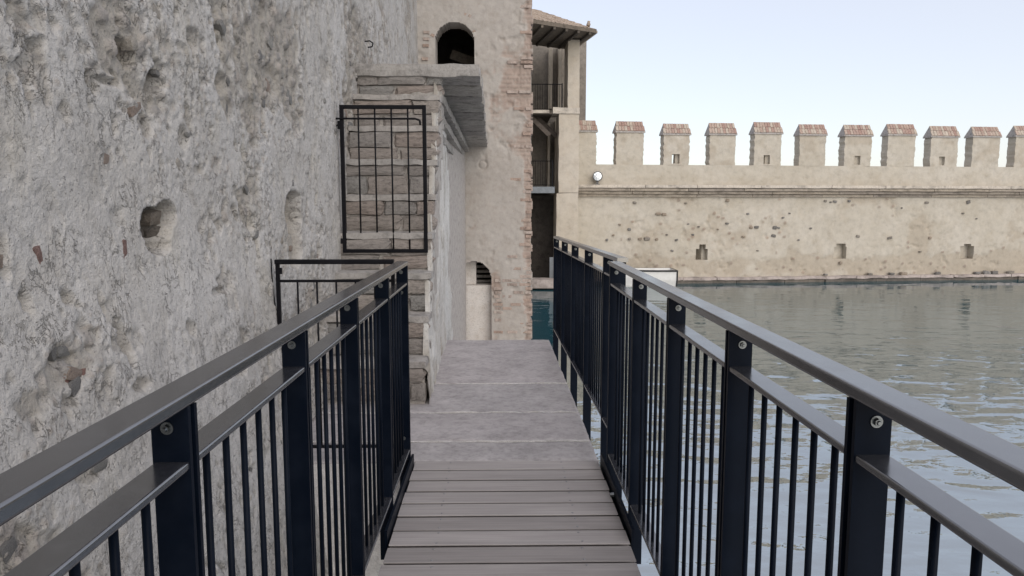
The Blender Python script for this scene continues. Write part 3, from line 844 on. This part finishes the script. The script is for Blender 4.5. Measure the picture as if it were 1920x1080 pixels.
# ================================================================== TOWER
tw = thing('tower', 'plastered tower with an arched doorway above the landing', 'tower', (-.5, 15.6, -2.6))
TY = 15.02
TX0, TX1, TZ1 = -2.1, .69, 9.0
us = np.arange(TX0, TX1 + .011, .022); vs = np.concatenate([np.arange(-2.6, 5.9, .022), np.arange(5.9, TZ1 + .05, .07)])
Uc, Vc = np.meshgrid((us[:-1] + us[1:]) / 2, (vs[:-1] + vs[1:]) / 2, indexing='ij')
def arch_mask(U, V, x0, x1, z0, ztop):
    r = (x1 - x0) / 2; cx = (x0 + x1) / 2; zs = ztop - r
    return ((U > x0) & (U < x1) & (V > z0) & (V <= zs)) | (((U - cx) ** 2 + (V - zs) ** 2 < r * r) & (V >= zs))
D0, D1 = atY(815, 90, TY), atY(890, 90, TY); DT = atY(853, 41, TY).z
A0, A1 = atY(857, 560, TY).x, atY(921, 560, TY).x; AT = atY(888, 490, TY).z
door = arch_mask(Uc, Vc, D0.x, D1.x, 2.75, DT); gate_a = arch_mask(Uc, Vc, A0, A1, -1.75, AT)
ragged = Uc > TX1 - .018 - .035 * (fbm(Uc * 0 + 2, Vc, .09, 3, 91) > .05) - .02 * (fbm(Uc * 0 + 5, Vc, .4, 3, 92) > .1)
mask = ~(door | gate_a | ragged)
Ug, Vg = np.meshgrid(us, vs, indexing='ij')
ex = fbm(Ug, Vg, .9, 5, 95, .6) * .8
cbase = atY(960, 590, TY); cr = atY(985, 150, TY)
ex = ex + .6 * np.exp(-((Ug - .62) / .16) ** 2) + .55 * np.exp(-(((Ug - A1 - .1) / .14) ** 2 + ((Vg + .75) / .8) ** 2)) + .5 * np.exp(-(((Ug - .3) / .35) ** 2 + ((Vg - 3.9) / .45) ** 2)) - .3 * np.exp(-(((Ug - .2) / .3) ** 2 + ((Vg - 1.2) / 1.2) ** 2))
exq = sstep(.28, .5, ex)
course = (np.floor(Vg / .085) % 2)
jointz = np.abs((Vg / .085) % 1 - .5) > .40
jointx = np.abs(((Ug / .27) + .5 * course) % 1 - .5) > .455
front = -.03 * fbm(Ug, Vg, .8, 4, 96) - .008 * fbm(Ug, Vg, .12, 4, 97) + .022 * exq + .014 * exq * (jointz | jointx) - .008 * exq * _hash(np.floor(Ug / .27 + .5 * course), np.floor(Vg / .085), 5)
rc = atY(905, 309, TY); rr = np.sqrt((Ug - rc.x) ** 2 + (Vg - rc.z) ** 2)
front = front + .03 * sstep(.11, .09, rr) * sstep(.05, .09, rr)
front = front + .025 * sstep(.25, .5, fbm(Ug, Vg, .16, 3, 98)) * sstep(-.1, .3, ex)
bst = exq * (~(jointz | jointx)) * .65
obj('front_wall', slab('front_wall', us, vs, mask, front, .55, lambda u, d, v: (u, TY + d, v),
    {'exposed': exq * .8, 'stone': bst, 'tint': _hash(np.floor(Ug / .27 + .5 * course), np.floor(Vg / .085), 15)}), M['tower'], tw)
b = MB(); b.box((.10, TY + .551, -2.6), (TX1 - .03, TY + 3.3, TZ1)); b.build('side_wall', M['tower'], tw)
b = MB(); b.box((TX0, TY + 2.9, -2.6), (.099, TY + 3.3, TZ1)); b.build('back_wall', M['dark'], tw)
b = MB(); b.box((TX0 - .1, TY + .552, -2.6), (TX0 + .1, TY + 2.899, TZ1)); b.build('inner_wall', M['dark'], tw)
b = MB(); b.box((TX0 + .101, TY + .552, 2.55), (.099, TY + 2.899, 2.72)); b.build('upper_floor', M['timber'], tw)
b = MB(); b.box((TX0 + .101, TY + .552, 5.6), (.099, TY + 2.899, 5.75)); b.build('ceiling', M['timber'], tw)
b = MB()
p0, p1 = Vector((D0.x + .25, TY + 1.3, 4.75)), Vector((D1.x + .3, TY + 1.3, 4.45))
b.bar(p0, p1, .16, .2); b.bar((-1.6, TY + 1.6, 3.3), (0.05, TY + 1.6, 4.2), .2, .25); b.build('stair_beam', M['timber'], tw)
# whitewashed block, lining and slatted steps inside the low archway
wb = atY(874, 560, TY + .25); wc = atY(924, 560, TY + .25); wz = atY(900, 534, TY + .25).z
me = rough_box('parapet_block', atY(924, 560, TY + .3).x - atY(872, 560, TY + .3).x + .02, .35, wz + 1.8, .06, .012, 501, .012, .3)
obj('parapet_block', me, M['white'], tw, ((wb.x + wc.x) / 2, TY + .38, (wz - 1.8) / 2))
b = MB(); b.box((A0 - .05, TY + .3, wz + .003), (atY(893, 510, TY + .4).x, TY + .545, AT + .05)); b.build('white_lining', M['white'], tw)
for k in range(5):
    z = atY(905, 527 - 9 * k, TY + .75).z
    b = MB(); b.box((-.62, TY + .72 + .02 * k, z - .028), (-.05, TY + .95 + .02 * k, z + .028)); b.build('slat', M['mortar'], tw)
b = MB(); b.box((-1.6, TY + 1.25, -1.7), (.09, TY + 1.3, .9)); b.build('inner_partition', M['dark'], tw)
# single bricks standing out at the tower's edge, foot and door arch
me_bk = rough_box('brick', .25, .10, .066, .06, .008, 77, .008, .1)
def brick(x, z, w=.25, roty=0, y=None, hgt=1.0):
    obj('brick', me_bk, M['towerbrick'], tw, (x, TY + .040 + rng.uniform(-.008, .012) if y is None else y, z), (0, roty, rng.uniform(-.05, .05)), (w / .25, 1, hgt))
z = -1.2
while z < 5.7:
    dens = .7 if z < .3 else .25
    if rng.random() < dens:
        w_ = rng.choice((.12, .18, .25)); brick(TX1 - .045 - w_ / 2 + rng.uniform(-.01, .02), z, w_)
        if rng.random() < .4: brick(TX1 - .06 - w_ - .13, z, .22)
    if -1.25 < z < -.1 and rng.random() < .9:
        brick(A1 + .115 + rng.uniform(0, .04), z, rng.choice((.13, .2)))
        if rng.random() < .35: brick(A1 + .33, z, .2)
    z += .084
cx, r_, zs = (D0.x + D1.x) / 2, (D1.x - D0.x) / 2, DT - (D1.x - D0.x) / 2
for k in range(17):
    a = math.radians(8 + 164 * k / 16)
    if rng.random() < .8:
        brick(cx + (r_ + .125) * math.cos(a), zs + (r_ + .125) * math.sin(a), .22, -a, TY + .045 + rng.uniform(-.004, .02))
z = 3.1
while z < 5.0:                                 # brick ends in the corner left of the door
    if rng.random() < .7: brick(-1.50 + rng.uniform(-.02, .02), z, .13, 0, TY + .02)
    z += .13

# ================================================================== LOGGIA BUILDING
lg = thing('loggia_building', 'cream building with open loggia floors under a tiled roof, behind the tower', 'building', (3.0, 33, -2.4))
LY = 33.0
def cell(nm, px0, py0, px1, py1, y0, y1, mat, mesh_amp=.02, seed=1):
    a, c = atY(px0, py1, y0), atY(px1, py0, y0)
    z0, z1 = min(a.z, c.z), max(a.z, c.z)
    w, hh = c.x - a.x, z1 - z0
    me = rough_box(nm, w, y1 - y0, hh, .22, mesh_amp, seed, .02, .5)
    return obj(nm, me, mat, lg, ((a.x + c.x) / 2, (y0 + y1) / 2, (z0 + z1) / 2))
cell('corner_pier', 1042, 362, 1085, 545, LY, 34.9, M['loggia'], .03, 1)
cell('corner_pier', 1047, 212, 1086.5, 361.5, LY + .01, 34.9, M['loggia'], .03, 2)
cell('corner_pier', 1064, 74, 1088, 205, LY + .02, 34.9, M['loggia'], .03, 3)
cell('impost', 1036, 201, 1087.5, 213, LY - .05, 34.4, M['ledgecap'], .02, 4)
# back of the loggia: wall with paler pilasters
bw = MB(); a, c = atY(940, 545, 36.3), atY(1100, 60, 36.3); bw.box((a.x, 36.3, -2.6), (c.x, 36.6, 9.6)); bw.build('rear_wall', M['shaded'], lg)
sw = MB(); sw.box((.2, 30.5, -2.6), (.5, 36.29, 9.2)); sw.build('inner_wall', M['shaded'], lg)
for px0, px1, py0, py1 in ((1028, 1037, 90, 205), (1046, 1053, 85, 205), (1026, 1032, 230, 352), (1040, 1046, 225, 352)):
    cell('pilaster', px0, py0, px1, py1, 35.6, 36.29, M['loggia'], .01, 6)
b = MB(); b.box((.5, 35.0, -2.6), (atY(1046, 400, 35.0).x, 35.2, atY(1020, 366, 35.0).z)); b.build('ground_floor_wall', M['dark'], lg)  # dark wall added to give the lower opening its shade
# floors
def floor_slab(nm, py, th, x1, y0, mat):
    z = atY(1020, py, y0).z
    b = MB(); b.box((.5, y0, z - th), (x1, 36.29, z)); return b.build(nm, mat, lg), z
_, ZF2 = floor_slab('upper_floor', 207, .16, atY(1036, 207, LY).x, LY - .02, M['timber'])
_, ZF1 = floor_slab('lower_floor', 350, .14, atY(1040, 350, LY).x, LY - .02, M['timber'])
b = MB(); a, c = atY(985, 350, LY - .1), atY(1040, 362, LY - .1); b.box((a.x, LY - .1, c.z), (c.x, LY - .022, a.z)); b.build('floor_beam', M['greymetal'], lg)
b = MB(); a, c = atY(985, 206, LY - .06), atY(1030, 212, LY - .06); b.box((a.x, LY - .06, c.z), (c.x, LY - .021, a.z)); b.build('floor_edge', M['ledgecap'], lg)
for k, (xa, dz) in enumerate(((1012, 0), (1028, -.1))):   # timber brackets under the upper floor
    p = atY(xa, 214, LY + .5); b = MB(); b.bar((p.x - .5, LY + .5 + .7 * k, p.z - .05), (p.x + .45, LY + .5 + .7 * k, p.z - .95), .16, .2); b.build('bracket', M['timber'], lg)
def far_rail(px1, py0, zf, y):
    zt = atY(1020, py0, y).z; x1 = atY(px1, py0, y).x; x0 = 1.0
    b = MB(); b.bar((x0, y, zt), (x1, y, zt), .035, .035); b.bar((x0, y, zf + .08), (x1, y, zf + .08), .025, .025); b.build('balcony_rail', M['iron'], lg)
    bm = MB(); bm.cyl((0, 0, 0), (0, 0, zt - zf - .08), .009, .009, 6); me = bm.mesh('baluster')
    n = int((x1 - x0) / .11)
    for k in range(n + 1): obj('baluster', me, M['iron'], lg, (x1 - .11 * k, y, zf + .08))
    b = MB(); b.bar((x1, y, zf), (x1, y, zt + .04), .05, .05, up=(0, 1, 0)); b.build('rail_post', M['iron'], lg)
far_rail(1054, 158, ZF2, LY + .15)
far_rail(1036, 302, ZF1, LY + .05)
cell('quay_ledge', 985, 524, 1060, 541, LY - .5, LY + .4, M['plinth'], .03, 9)
cell('door_leaf', 1030, 482, 1040, 524, LY + .2, LY + .3, M['greymetal'], .0, 9)
# roof: front eave, hip and right eave, real barrel tiles as corrugation
E1 = atY(1118, 57, 32.0); ZE = E1.z
def at_h(px, py, z):
    d = ray(px, py); t = (z - EYE) / d[2]
    return Vector((d[0] * t, d[1] * t, z))
E0 = at_h(1003, 39, ZE); E0 = E1 + (E0 - E1) * 2.6
E2 = at_h(1088, 80, ZE); E2 = E1 + (E2 - E1) * 1.5
AP = atY(1003, 19, 33.2); AP0 = AP + (E0 - E1).normalized() * 4.0
def tiled(nm, e0, e1, t0, t1, rows_, wave):
    """roof plane with eave e0-e1 and top t0-t1; corrugated along the eave, stepped up the slope"""
    e0, e1, t0, t1 = (np.array(p) for p in (e0, e1, t0, t1))
    n = int(np.linalg.norm(e1 - e0) / wave) * 6
    s = np.linspace(0, 1, n + 1); V = []; nr = rows_
    nrm = np.cross(e1 - e0, t0 - e0); nrm /= np.linalg.norm(nrm)
    tt = []
    for r in range(nr): tt += [(r / nr, .0), ((r + 1) / nr - .001, .035)]
    S_, T_ = np.meshgrid(s, np.array([t for t, _ in tt]), indexing='ij'); O_ = np.meshgrid(s, np.array([o for _, o in tt]), indexing='ij')[1]
    P = (e0 * (1 - S_[..., None]) + e1 * S_[..., None]) * (1 - T_[..., None]) + (t0 * (1 - S_[..., None]) + t1 * S_[..., None]) * T_[..., None]
    cor = np.abs(np.sin(S_ * n / 6 * math.pi)) * .07 - O_ * .8 + .015 * fbm(S_ * 30, T_ * 9, 1, 2, 5)
    P = P + nrm * cor[..., None]
    I = np.arange(P.shape[0] * P.shape[1]).reshape(P.shape[:2])
    Q = np.stack([I[:-1, :-1], I[1:, :-1], I[1:, 1:], I[:-1, 1:]], -1).reshape(-1, 4)
    return obj(nm, mesh_np(nm, P.reshape(-1, 3), Q, False), M['tile'], lg)
tiled('roof_tiles', E0, E1, AP0, AP, 9, .2)
tiled('roof_tiles', E1, E2, AP, AP + Vector((.1, .5, 0)), 9, .2)
up = Vector((0, 0, 1))
V = [E0 - up * .10, E1 - up * .10, E2 - up * .10, E0 + (E2 - E1) * 1.0 - up * .10]
V2 = [v + up * .07 for v in V]
b = MB(); b.add(V + V2, [(0, 3, 2, 1), (4, 5, 6, 7), (0, 1, 5, 4), (1, 2, 6, 5), (2, 3, 7, 6), (3, 0, 4, 7)]); b.build('soffit', M['timber'], lg)
b = MB(); b.bar(E1 - up * .06 + Vector((.03, 0, 0)), E2 - up * .06 + Vector((.03, 0, 0)), .06, .10); b.build('gutter', M['ledgecap'], lg)
b = MB(); b.bar(E1 - up * .03, E0 - up * .03, .05, .16); b.build('fascia', M['timber'], lg)
for k in range(9):                             # rafters under the eave
    p = E1 + (E0 - E1) * (.04 + .075 * k) - up * .16
    b = MB(); b.bar(p, p + (E2 - E1) * .9, .10, .12); b.build('rafter', M['timber'], lg)
hp = E1 + (AP - E1) * .12
me = rough_box('ridge_tile', .16, .3, .22, .1, .05, 12, .04, .2); obj('ridge_tile', me, M['tile'], lg, hp + up * .16)

# ================================================================== FAR CURTAIN WALL
cw = thing('curtain_wall', 'long cream battlemented wall across the water', 'wall', (14, 36, -2.6))
WX0 = atY(1082, 300, 34.8).x; WX1 = 36.0
def wy(x): return 34.85 + .095 * (x - WX0)
def zrow(py): return atY(1180, py, 35.05).z
Z_PL, Z_BAND0, Z_BAND1, Z_CRN, Z_CAP, Z_TOP = zrow(521), zrow(369), zrow(348), zrow(308.5), zrow(250), zrow(226.5)
us = np.arange(WX0, WX1 + .04, .055); vs = np.arange(-2.7, Z_CRN + .03, .055)
vs = np.append(vs[vs < Z_CRN - .02], Z_CRN)
Uc, Vc = np.meshgrid((us[:-1] + us[1:]) / 2, (vs[:-1] + vs[1:]) / 2, indexing='ij')
mask = np.ones(Uc.shape, bool)
def wall_pt(px, py):
    """a point of the photograph on the curtain wall's face"""
    d = ray(px, py)      # y = 34.85 + .095 (x - WX0)
    t = (34.85 - .095 * WX0) / (d[1] - .095 * d[0])
    return Vector((d[0] * t, d[1] * t, EYE + d[2] * t))
for x0, x1, y0, y1, nx0, nx1, ny0 in ((1304, 1327, 466, 487, 1310, 1323, 458), (1564, 1588, 462, 486, 1569, 1586, 457), (1799, 1826, 462, 485, 1806, 1820, 457)):
    a, c = wall_pt(x0, y1), wall_pt(x1, y0); mask &= ~((Uc > a.x) & (Uc < c.x) & (Vc > a.z) & (Vc < c.z))
    a, c = wall_pt(nx0, y0 + 4), wall_pt(nx1, ny0); mask &= ~((Uc > a.x) & (Uc < c.x) & (Vc > a.z) & (Vc < c.z))
Ug, Vg = np.meshgrid(us, vs, indexing='ij')
ex = fbm(Ug, Vg, 2.2, 5, 121, .6) + .55 * np.exp(-((Vg + 1.5) / .45) ** 2) + .35 * np.exp(-((Vg - .4) / .8) ** 2 - ((Ug - 9) / 4) ** 2) - .5 * (Vg > Z_BAND0)
exf = sstep(.12, .42, ex)
d1, id1 = worley(Ug, Vg, .26, 131)
pb = sstep(.42, .25, d1) * (id1 > .9) * sstep(.0, .25, ex)
front = -.05 * fbm(Ug, Vg, 1.6, 4, 122) - .02 * fbm(Ug, Vg, .35, 4, 123) + .03 * exf - .03 * pb + .05 * sstep(.38, .55, fbm(Ug, Vg, .3, 3, 124)) * sstep(-.1, .2, ex)
front = np.clip(front, -.09, .12)
def cwf(u, d, v): return (u - .0946 * d, wy(u) + d, v)
obj('wall_face', slab('wall_face', us, vs, mask, front, 1.5, cwf, {'exposed': exf * .75, 'stone': pb * .8, 'tint': id1 * 7 % 1}), M['far'], cw)
def along(nm, z0, z1, d0, d1, mat, seed, ln=3.2, amp=.015):
    x = WX0 - .02
    k = 0
    while x < WX1:
        x2 = min(x + ln * rng.uniform(.8, 1.2), WX1)
        me = rough_box(nm, (x2 - x) / math.cos(math.atan(.095)) - .01, d1 - d0, z1 - z0, .16, amp, seed + k, .012, .5)
        xm = (x + x2) / 2
        obj(nm, me, mat, cw, (xm, wy(xm) + (d0 + d1) / 2, (z0 + z1) / 2), (0, 0, math.atan(.095)))
        x = x2; k += 1
bh = (Z_BAND1 - .12 - Z_BAND0) / 3
along('cornice_brick', Z_BAND0, Z_BAND0 + bh - .01, -.12, .1, M['ledge'], 600)
along('cornice_brick', Z_BAND0 + bh, Z_BAND0 + 2 * bh - .01, -.24, .1, M['ledge'], 640)
along('cornice_brick', Z_BAND0 + 2 * bh, Z_BAND0 + 3 * bh - .01, -.36, .1, M['ledge'], 680)
along('cornice_cap', Z_BAND1 - .12, Z_BAND1 + .03, -.42, .1, M['ledgecap'], 720)
along('wet_plinth', -2.7, Z_PL - .14, -.28, .1, M['wet'], 760, 2.6, .05)
along('plinth', Z_PL - .139, Z_PL, -.34, .1, M['plinth'], 800, 1.8, .04)
for px0, px1, py0, py1 in ((1311, 1330, 457, 489), (1560, 1592, 456, 488), (1795, 1830, 456, 487)):   # splayed stone cheeks that close the wall holes
    a, c = wall_pt(px0, py1), wall_pt(px1, py0)
    me = rough_box('splay', c.x - a.x + .1, .9, c.z - a.z, .15, .03, 21, .02, .4)
    obj('splay', me, M['far'], cw, ((a.x + c.x) / 2 + .05, wy((a.x + c.x) / 2) + .36 + .45, (a.z + c.z) / 2), (0, 0, math.atan(.095) + .25))
# merlons, each with a pitched cap of bricks
caps = [(1086, 1118), (1153, 1209), (1242, 1295), (1328, 1381), (1412, 1467), (1497, 1550), (1581, 1636), (1662, 1718), (1743, 1798), (1821, 1876), (1901, 1953), (1978, 2030)]
cb = rough_box('cap_brick', 1, 1, 1, .5, .05, 9, .05, .6); cb.materials.append(M['capbrick'])
ANG = math.atan(.095)
for k, (pa, pb_) in enumerate(caps):
    a, c = wall_pt(pa, 280), wall_pt(pb_, 280); w = (c.x - a.x) / math.cos(ANG) * .94; xm = (a.x + c.x) / 2
    if k == 0: w += .2; xm -= .05
    Z_CAP, Z_TOP = zrow(250) + (j_ := rng.uniform(-.06, .05)), zrow(226.5) + j_ + rng.uniform(-.03, .03)
    hgt = Z_CAP - Z_CRN
    step = .062
    uu = np.linspace(-w / 2, w / 2, int(w / step) + 1); vv = np.linspace(Z_CRN - .001, Z_CAP, int(hgt / step) + 1)
    mk = np.ones((len(uu) - 1, len(vv) - 1), bool)
    uc, vc = np.meshgrid((uu[:-1] + uu[1:]) / 2, (vv[:-1] + vv[1:]) / 2, indexing='ij')
    if k in (2, 4, 6, 8):
        hx = {2: -.02, 4: -.03, 6: -.02, 8: -.1}[k]
        mk &= ~((uc > hx - .17) & (uc < hx + .19) & (vc < Z_CRN + .50) & (vc > Z_CRN + .06))
    ug, vg = np.meshgrid(uu, vv, indexing='ij')
    fr = -.03 * fbm(ug + 9 * k, vg, .5, 4, 140 + k) - .015 * fbm(ug + 9 * k, vg, .12, 3, 150)
    e_ = fbm(ug + 5 * k, vg, .8, 4, 160)
    jag = .045 * fbm(vg * 1 + 3 * k, vg * 0 + ug.clip(-.1, .1) * 40, .13, 3, 170 + k)
    ugj = ug + np.where(np.abs(ug) > w / 2 - .01, jag - .02 * np.sign(ug), 0)
    ca, sa = math.cos(ANG), math.sin(ANG); y0 = wy(xm)
    def mf(u, d, v, ca=ca, sa=sa, xm=xm, y0=y0): return (xm + u * ca - d * sa, y0 + u * sa + d * ca, v)
    # the ragged sides follow jag: pass jagged u through the grid
    gu = ugj
    me = slab('merlon', uu, vv, mk, fr, .52, lambda u, d, v, gu=gu, mf=mf: mf(gu, d, v), {'exposed': sstep(.1, .45, e_) * .6, 'stone': e_ * 0, 'tint': e_ * 0})
    mo = obj('merlon', me, M['far'], cw)
    if k in (2, 4, 6, 8):                      # splayed cheek inside the loophole
        cwid = {2: .20, 4: .24, 6: .42, 8: .42}[k]
        sp = mf(np.float64(hx + .21 - cwid / 2), np.float64(.30), np.float64(Z_CRN + .27))
        obj('splay', rough_box('splay', cwid, .30, .5, .12, .02, 22 + k, .01, .3), M['far'], mo, [float(v) for v in sp], (0, 0, ANG))
    # cap body
    ov = .055; hc = Z_TOP - Z_CAP; f0 = -ov; bk = .52 + ov; rd = (f0 + bk) / 2; wl_, wu = w / 2 + ov * .8, w / 2 - .05
    mbb = MB()
    P8 = [mf(np.float64(u), np.float64(d), np.float64(v)) for u, d, v in ((-wl_, f0, Z_CAP + .001), (wl_, f0, Z_CAP + .001), (wl_, bk, Z_CAP + .001), (-wl_, bk, Z_CAP + .001),
          (-wl_, f0, Z_CAP + .06), (wl_, f0, Z_CAP + .06), (wl_, bk, Z_CAP + .06), (-wl_, bk, Z_CAP + .06), (-wu, rd, Z_TOP - .02), (wu, rd, Z_TOP - .02))]
    mbb.add(P8, [(0, 3, 2, 1), (0, 1, 5, 4), (1, 2, 6, 5), (2, 3, 7, 6), (3, 0, 4, 7), (4, 5, 9, 8), (6, 7, 8, 9), (5, 6, 9), (7, 4, 8)])
    co = mbb.build('cap', M['mortar'], cw)
    # bricks on the front slope: two rows side by side
    sl = math.atan2(Z_TOP - .02 - Z_CAP - .06, rd - f0); slen = math.hypot(Z_TOP - .02 - Z_CAP - .06, rd - f0)
    for r in range(2):
        t = (.26, .755)[r]
        ww = 2 * (wl_ + (wu - wl_) * t)
        nbk = 10
        for q in range(nbk):
            u = -ww / 2 + ww * (q + .5) / nbk
            d = f0 + (rd - f0) * t; zc = Z_CAP + .06 + (Z_TOP - .02 - Z_CAP - .06) * t
            pt = mf(np.float64(u), np.float64(d), np.float64(zc))
            obj('brick', cb, None, co, Vector([float(v) for v in pt]) + Vector((0, -.012, .012)), (sl, 0, ANG), (ww / nbk * .93, slen * .485, .05 + rng.uniform(-.012, .012)))
# dark stones showing in the far wall, and along its plinth
for px, py, s in ((1190, 380, .2), (1234, 401, .3), (1245, 402, .24), (1286, 381, .15), (1364, 376, .28), (1200, 448, .3), (1213, 448, .34), (1231, 449, .24), (1268, 450, .22),
                  (1180, 430, .22), (1162, 421, .16), (1150, 441, .16), (1138, 450, .2), (1180, 448, .2), (1299, 440, .15), (1363, 419, .2), (1394, 444, .2), (1408, 427, .24), (1418, 426, .28),
                  (1452, 427, .34), (1459, 427, .2), (1402, 401, .2), (1450, 442, .26), (1468, 408, .14), (1547, 377, .22), (1557, 379, .13), (1565, 378, .24), (1592, 377, .18), (1608, 443, .24),
                  (1668, 446, .28), (1737, 380, .3), (1815, 379, .3), (1805, 400, .16), (1743, 446, .2), (1290, 420, .13), (1250, 440, .16), (1310, 425, .14), (1346, 430, .13), (1830, 410, .13),
                  (1520, 428, .18), (1497, 450, .14), (1690, 390, .12), (1725, 472, .14), (1576, 493, .24), (1260, 470, .18), (1420, 470, .15), (1480, 400, .12)):
    p = wall_pt(px, py)
    stone_obj('stone', M['farpebble'], cw, (p.x, p.y + .0, p.z), (s * rng.uniform(.65, .95), .13, s * rng.uniform(.4, .6)), (0, rng.uniform(-.3, .3), ANG))
for px, py, s in ((1668, 520, .3), (1690, 519, .4), (1754, 517, .34), (1828, 516, .3), (1846, 517, .45), (1860, 516, .4), (1890, 518, .4), (1545, 520, .2), (1628, 519, .25)):
    p = wall_pt(px, py)
    stone_obj('stone', M['farpebble'], cw, (p.x, p.y - .15, Z_PL + .06), (s * .9, .2, s * .45), (0, rng.uniform(-.3, .3), ANG))

# ------------------------------------------------------------------ floodlight on the cornice
c = wall_pt(1119, 331); fy = c.y - .30
fl = thing('floodlight', 'round floodlight standing on the far wall ledge beside the loggia', 'floodlight', (c.x, fy, Z_BAND1 + .03))
b = MB(); b.cyl((c.x, fy, c.z), (c.x, fy + .2, c.z), .225, .17, 20); b.build('housing', M['lampbody'], fl)
b = MB()
for k in range(20):
    a0, a1 = 2 * math.pi * k / 20, 2 * math.pi * (k + 1) / 20
    b.cyl((c.x + .218 * math.cos(a0), fy - .01, c.z + .218 * math.sin(a0)), (c.x + .218 * math.cos(a1), fy - .01, c.z + .218 * math.sin(a1)), .022, .022, 6)
b.build('rim', M['lampbody'], fl)
V = [(c.x, fy - .05, c.z)]; n = 20
for r, dy in ((.1, -.042), (.2, -.012)):
    V += [(c.x + r * math.cos(2 * math.pi * k / n), fy + dy, c.z + r * math.sin(2 * math.pi * k / n)) for k in range(n)]
Fc = [(0, 1 + k, 1 + (k + 1) % n) for k in range(n)] + [(1 + k, 1 + n + k, 1 + n + (k + 1) % n, 1 + (k + 1) % n) for k in range(n)]
obj('lens', mesh_py('lens', V, Fc, True), M['lens'], fl)
b = MB(); b.box((c.x - .12, fy - .02, Z_BAND1 + .032), (c.x + .12, fy + .16, Z_BAND1 + .07)); b.box((c.x - .05, fy + .04, Z_BAND1 + .07), (c.x + .05, fy + .12, c.z - .17)); b.build('bracket', M['lampbody'], fl)

# ------------------------------------------------------------------ small boat moored under the wall
p = atY(1264, 506, 33.9); xe = p.x; gz = p.z
bt = thing('rowing_boat', 'small white boat with black rim moored by the far wall', 'boat', (xe - 1.5, 33.9, WATER - .1))
ns, LN, BW = 14, 3.3, 1.25
Vo, Vi = [], []
for i in range(ns + 1):
    t = i / ns; x = xe - LN * t
    bw_ = BW / 2 * (1 - .92 * max(0, (t - .35) / .65) ** 2.2); sh = gz + .16 * max(0, t - .3) ** 2
    kz = WATER - .14 + .30 * max(0, t - .6) ** 1.5
    for dst, ins in ((Vo, 0), (Vi, .045)):
        for q in range(9):
            a = -1 + 2 * q / 8
            yy = (bw_ - ins) * math.copysign(min(1, abs(a) ** .6 * 1.02), a) if a else 0
            zz = kz + ins + (sh - kz - ins * .2) * abs(a) ** 2.2
            dst.append((x + (ins if i == ns else -ins if i == 0 else 0), 33.9 + yy, zz))
def grid_faces(n, m, off, flip=False):
    fs = []
    for i in range(n):
        for j in range(m):
            f = (off + i * (m + 1) + j, off + (i + 1) * (m + 1) + j, off + (i + 1) * (m + 1) + j + 1, off + i * (m + 1) + j + 1)
            fs.append(f[::-1] if flip else f)
    return fs
no = len(Vo)
Fc = grid_faces(ns, 8, 0) + grid_faces(ns, 8, no, True) + [tuple(range(9)), tuple(range(no + 8, no - 1, -1))]
for i in range(ns):
    for j in (0, 8):
        Fc.append((i * 9 + j, (i + 1) * 9 + j, no + (i + 1) * 9 + j, no + i * 9 + j))
obj('hull', mesh_py('hull', Vo + Vi, Fc, False), M['hull'], bt)
b = MB()
b.tube([Vector(Vo[i * 9]) for i in range(ns + 1)], .045, 6); b.tube([Vector(Vo[i * 9 + 8]) for i in range(ns + 1)], .045, 6)
b.tube([Vector(Vo[0]), Vector(Vo[8])], .045, 6); b.tube([Vector(Vo[0]), Vector(Vo[1]) + Vector((.02, 0, 0)), Vector(Vo[2]) + Vector((.02, 0, 0))], .04, 6)
b.build('gunwale', M['rubber'], bt)
for dx in (.6, 1.7):
    b = MB(); b.box((xe - dx - .14, 33.9 - .5, gz - .2), (xe - dx + .14, 33.9 + .5, gz - .16)); b.build('seat', M['timber'], bt)
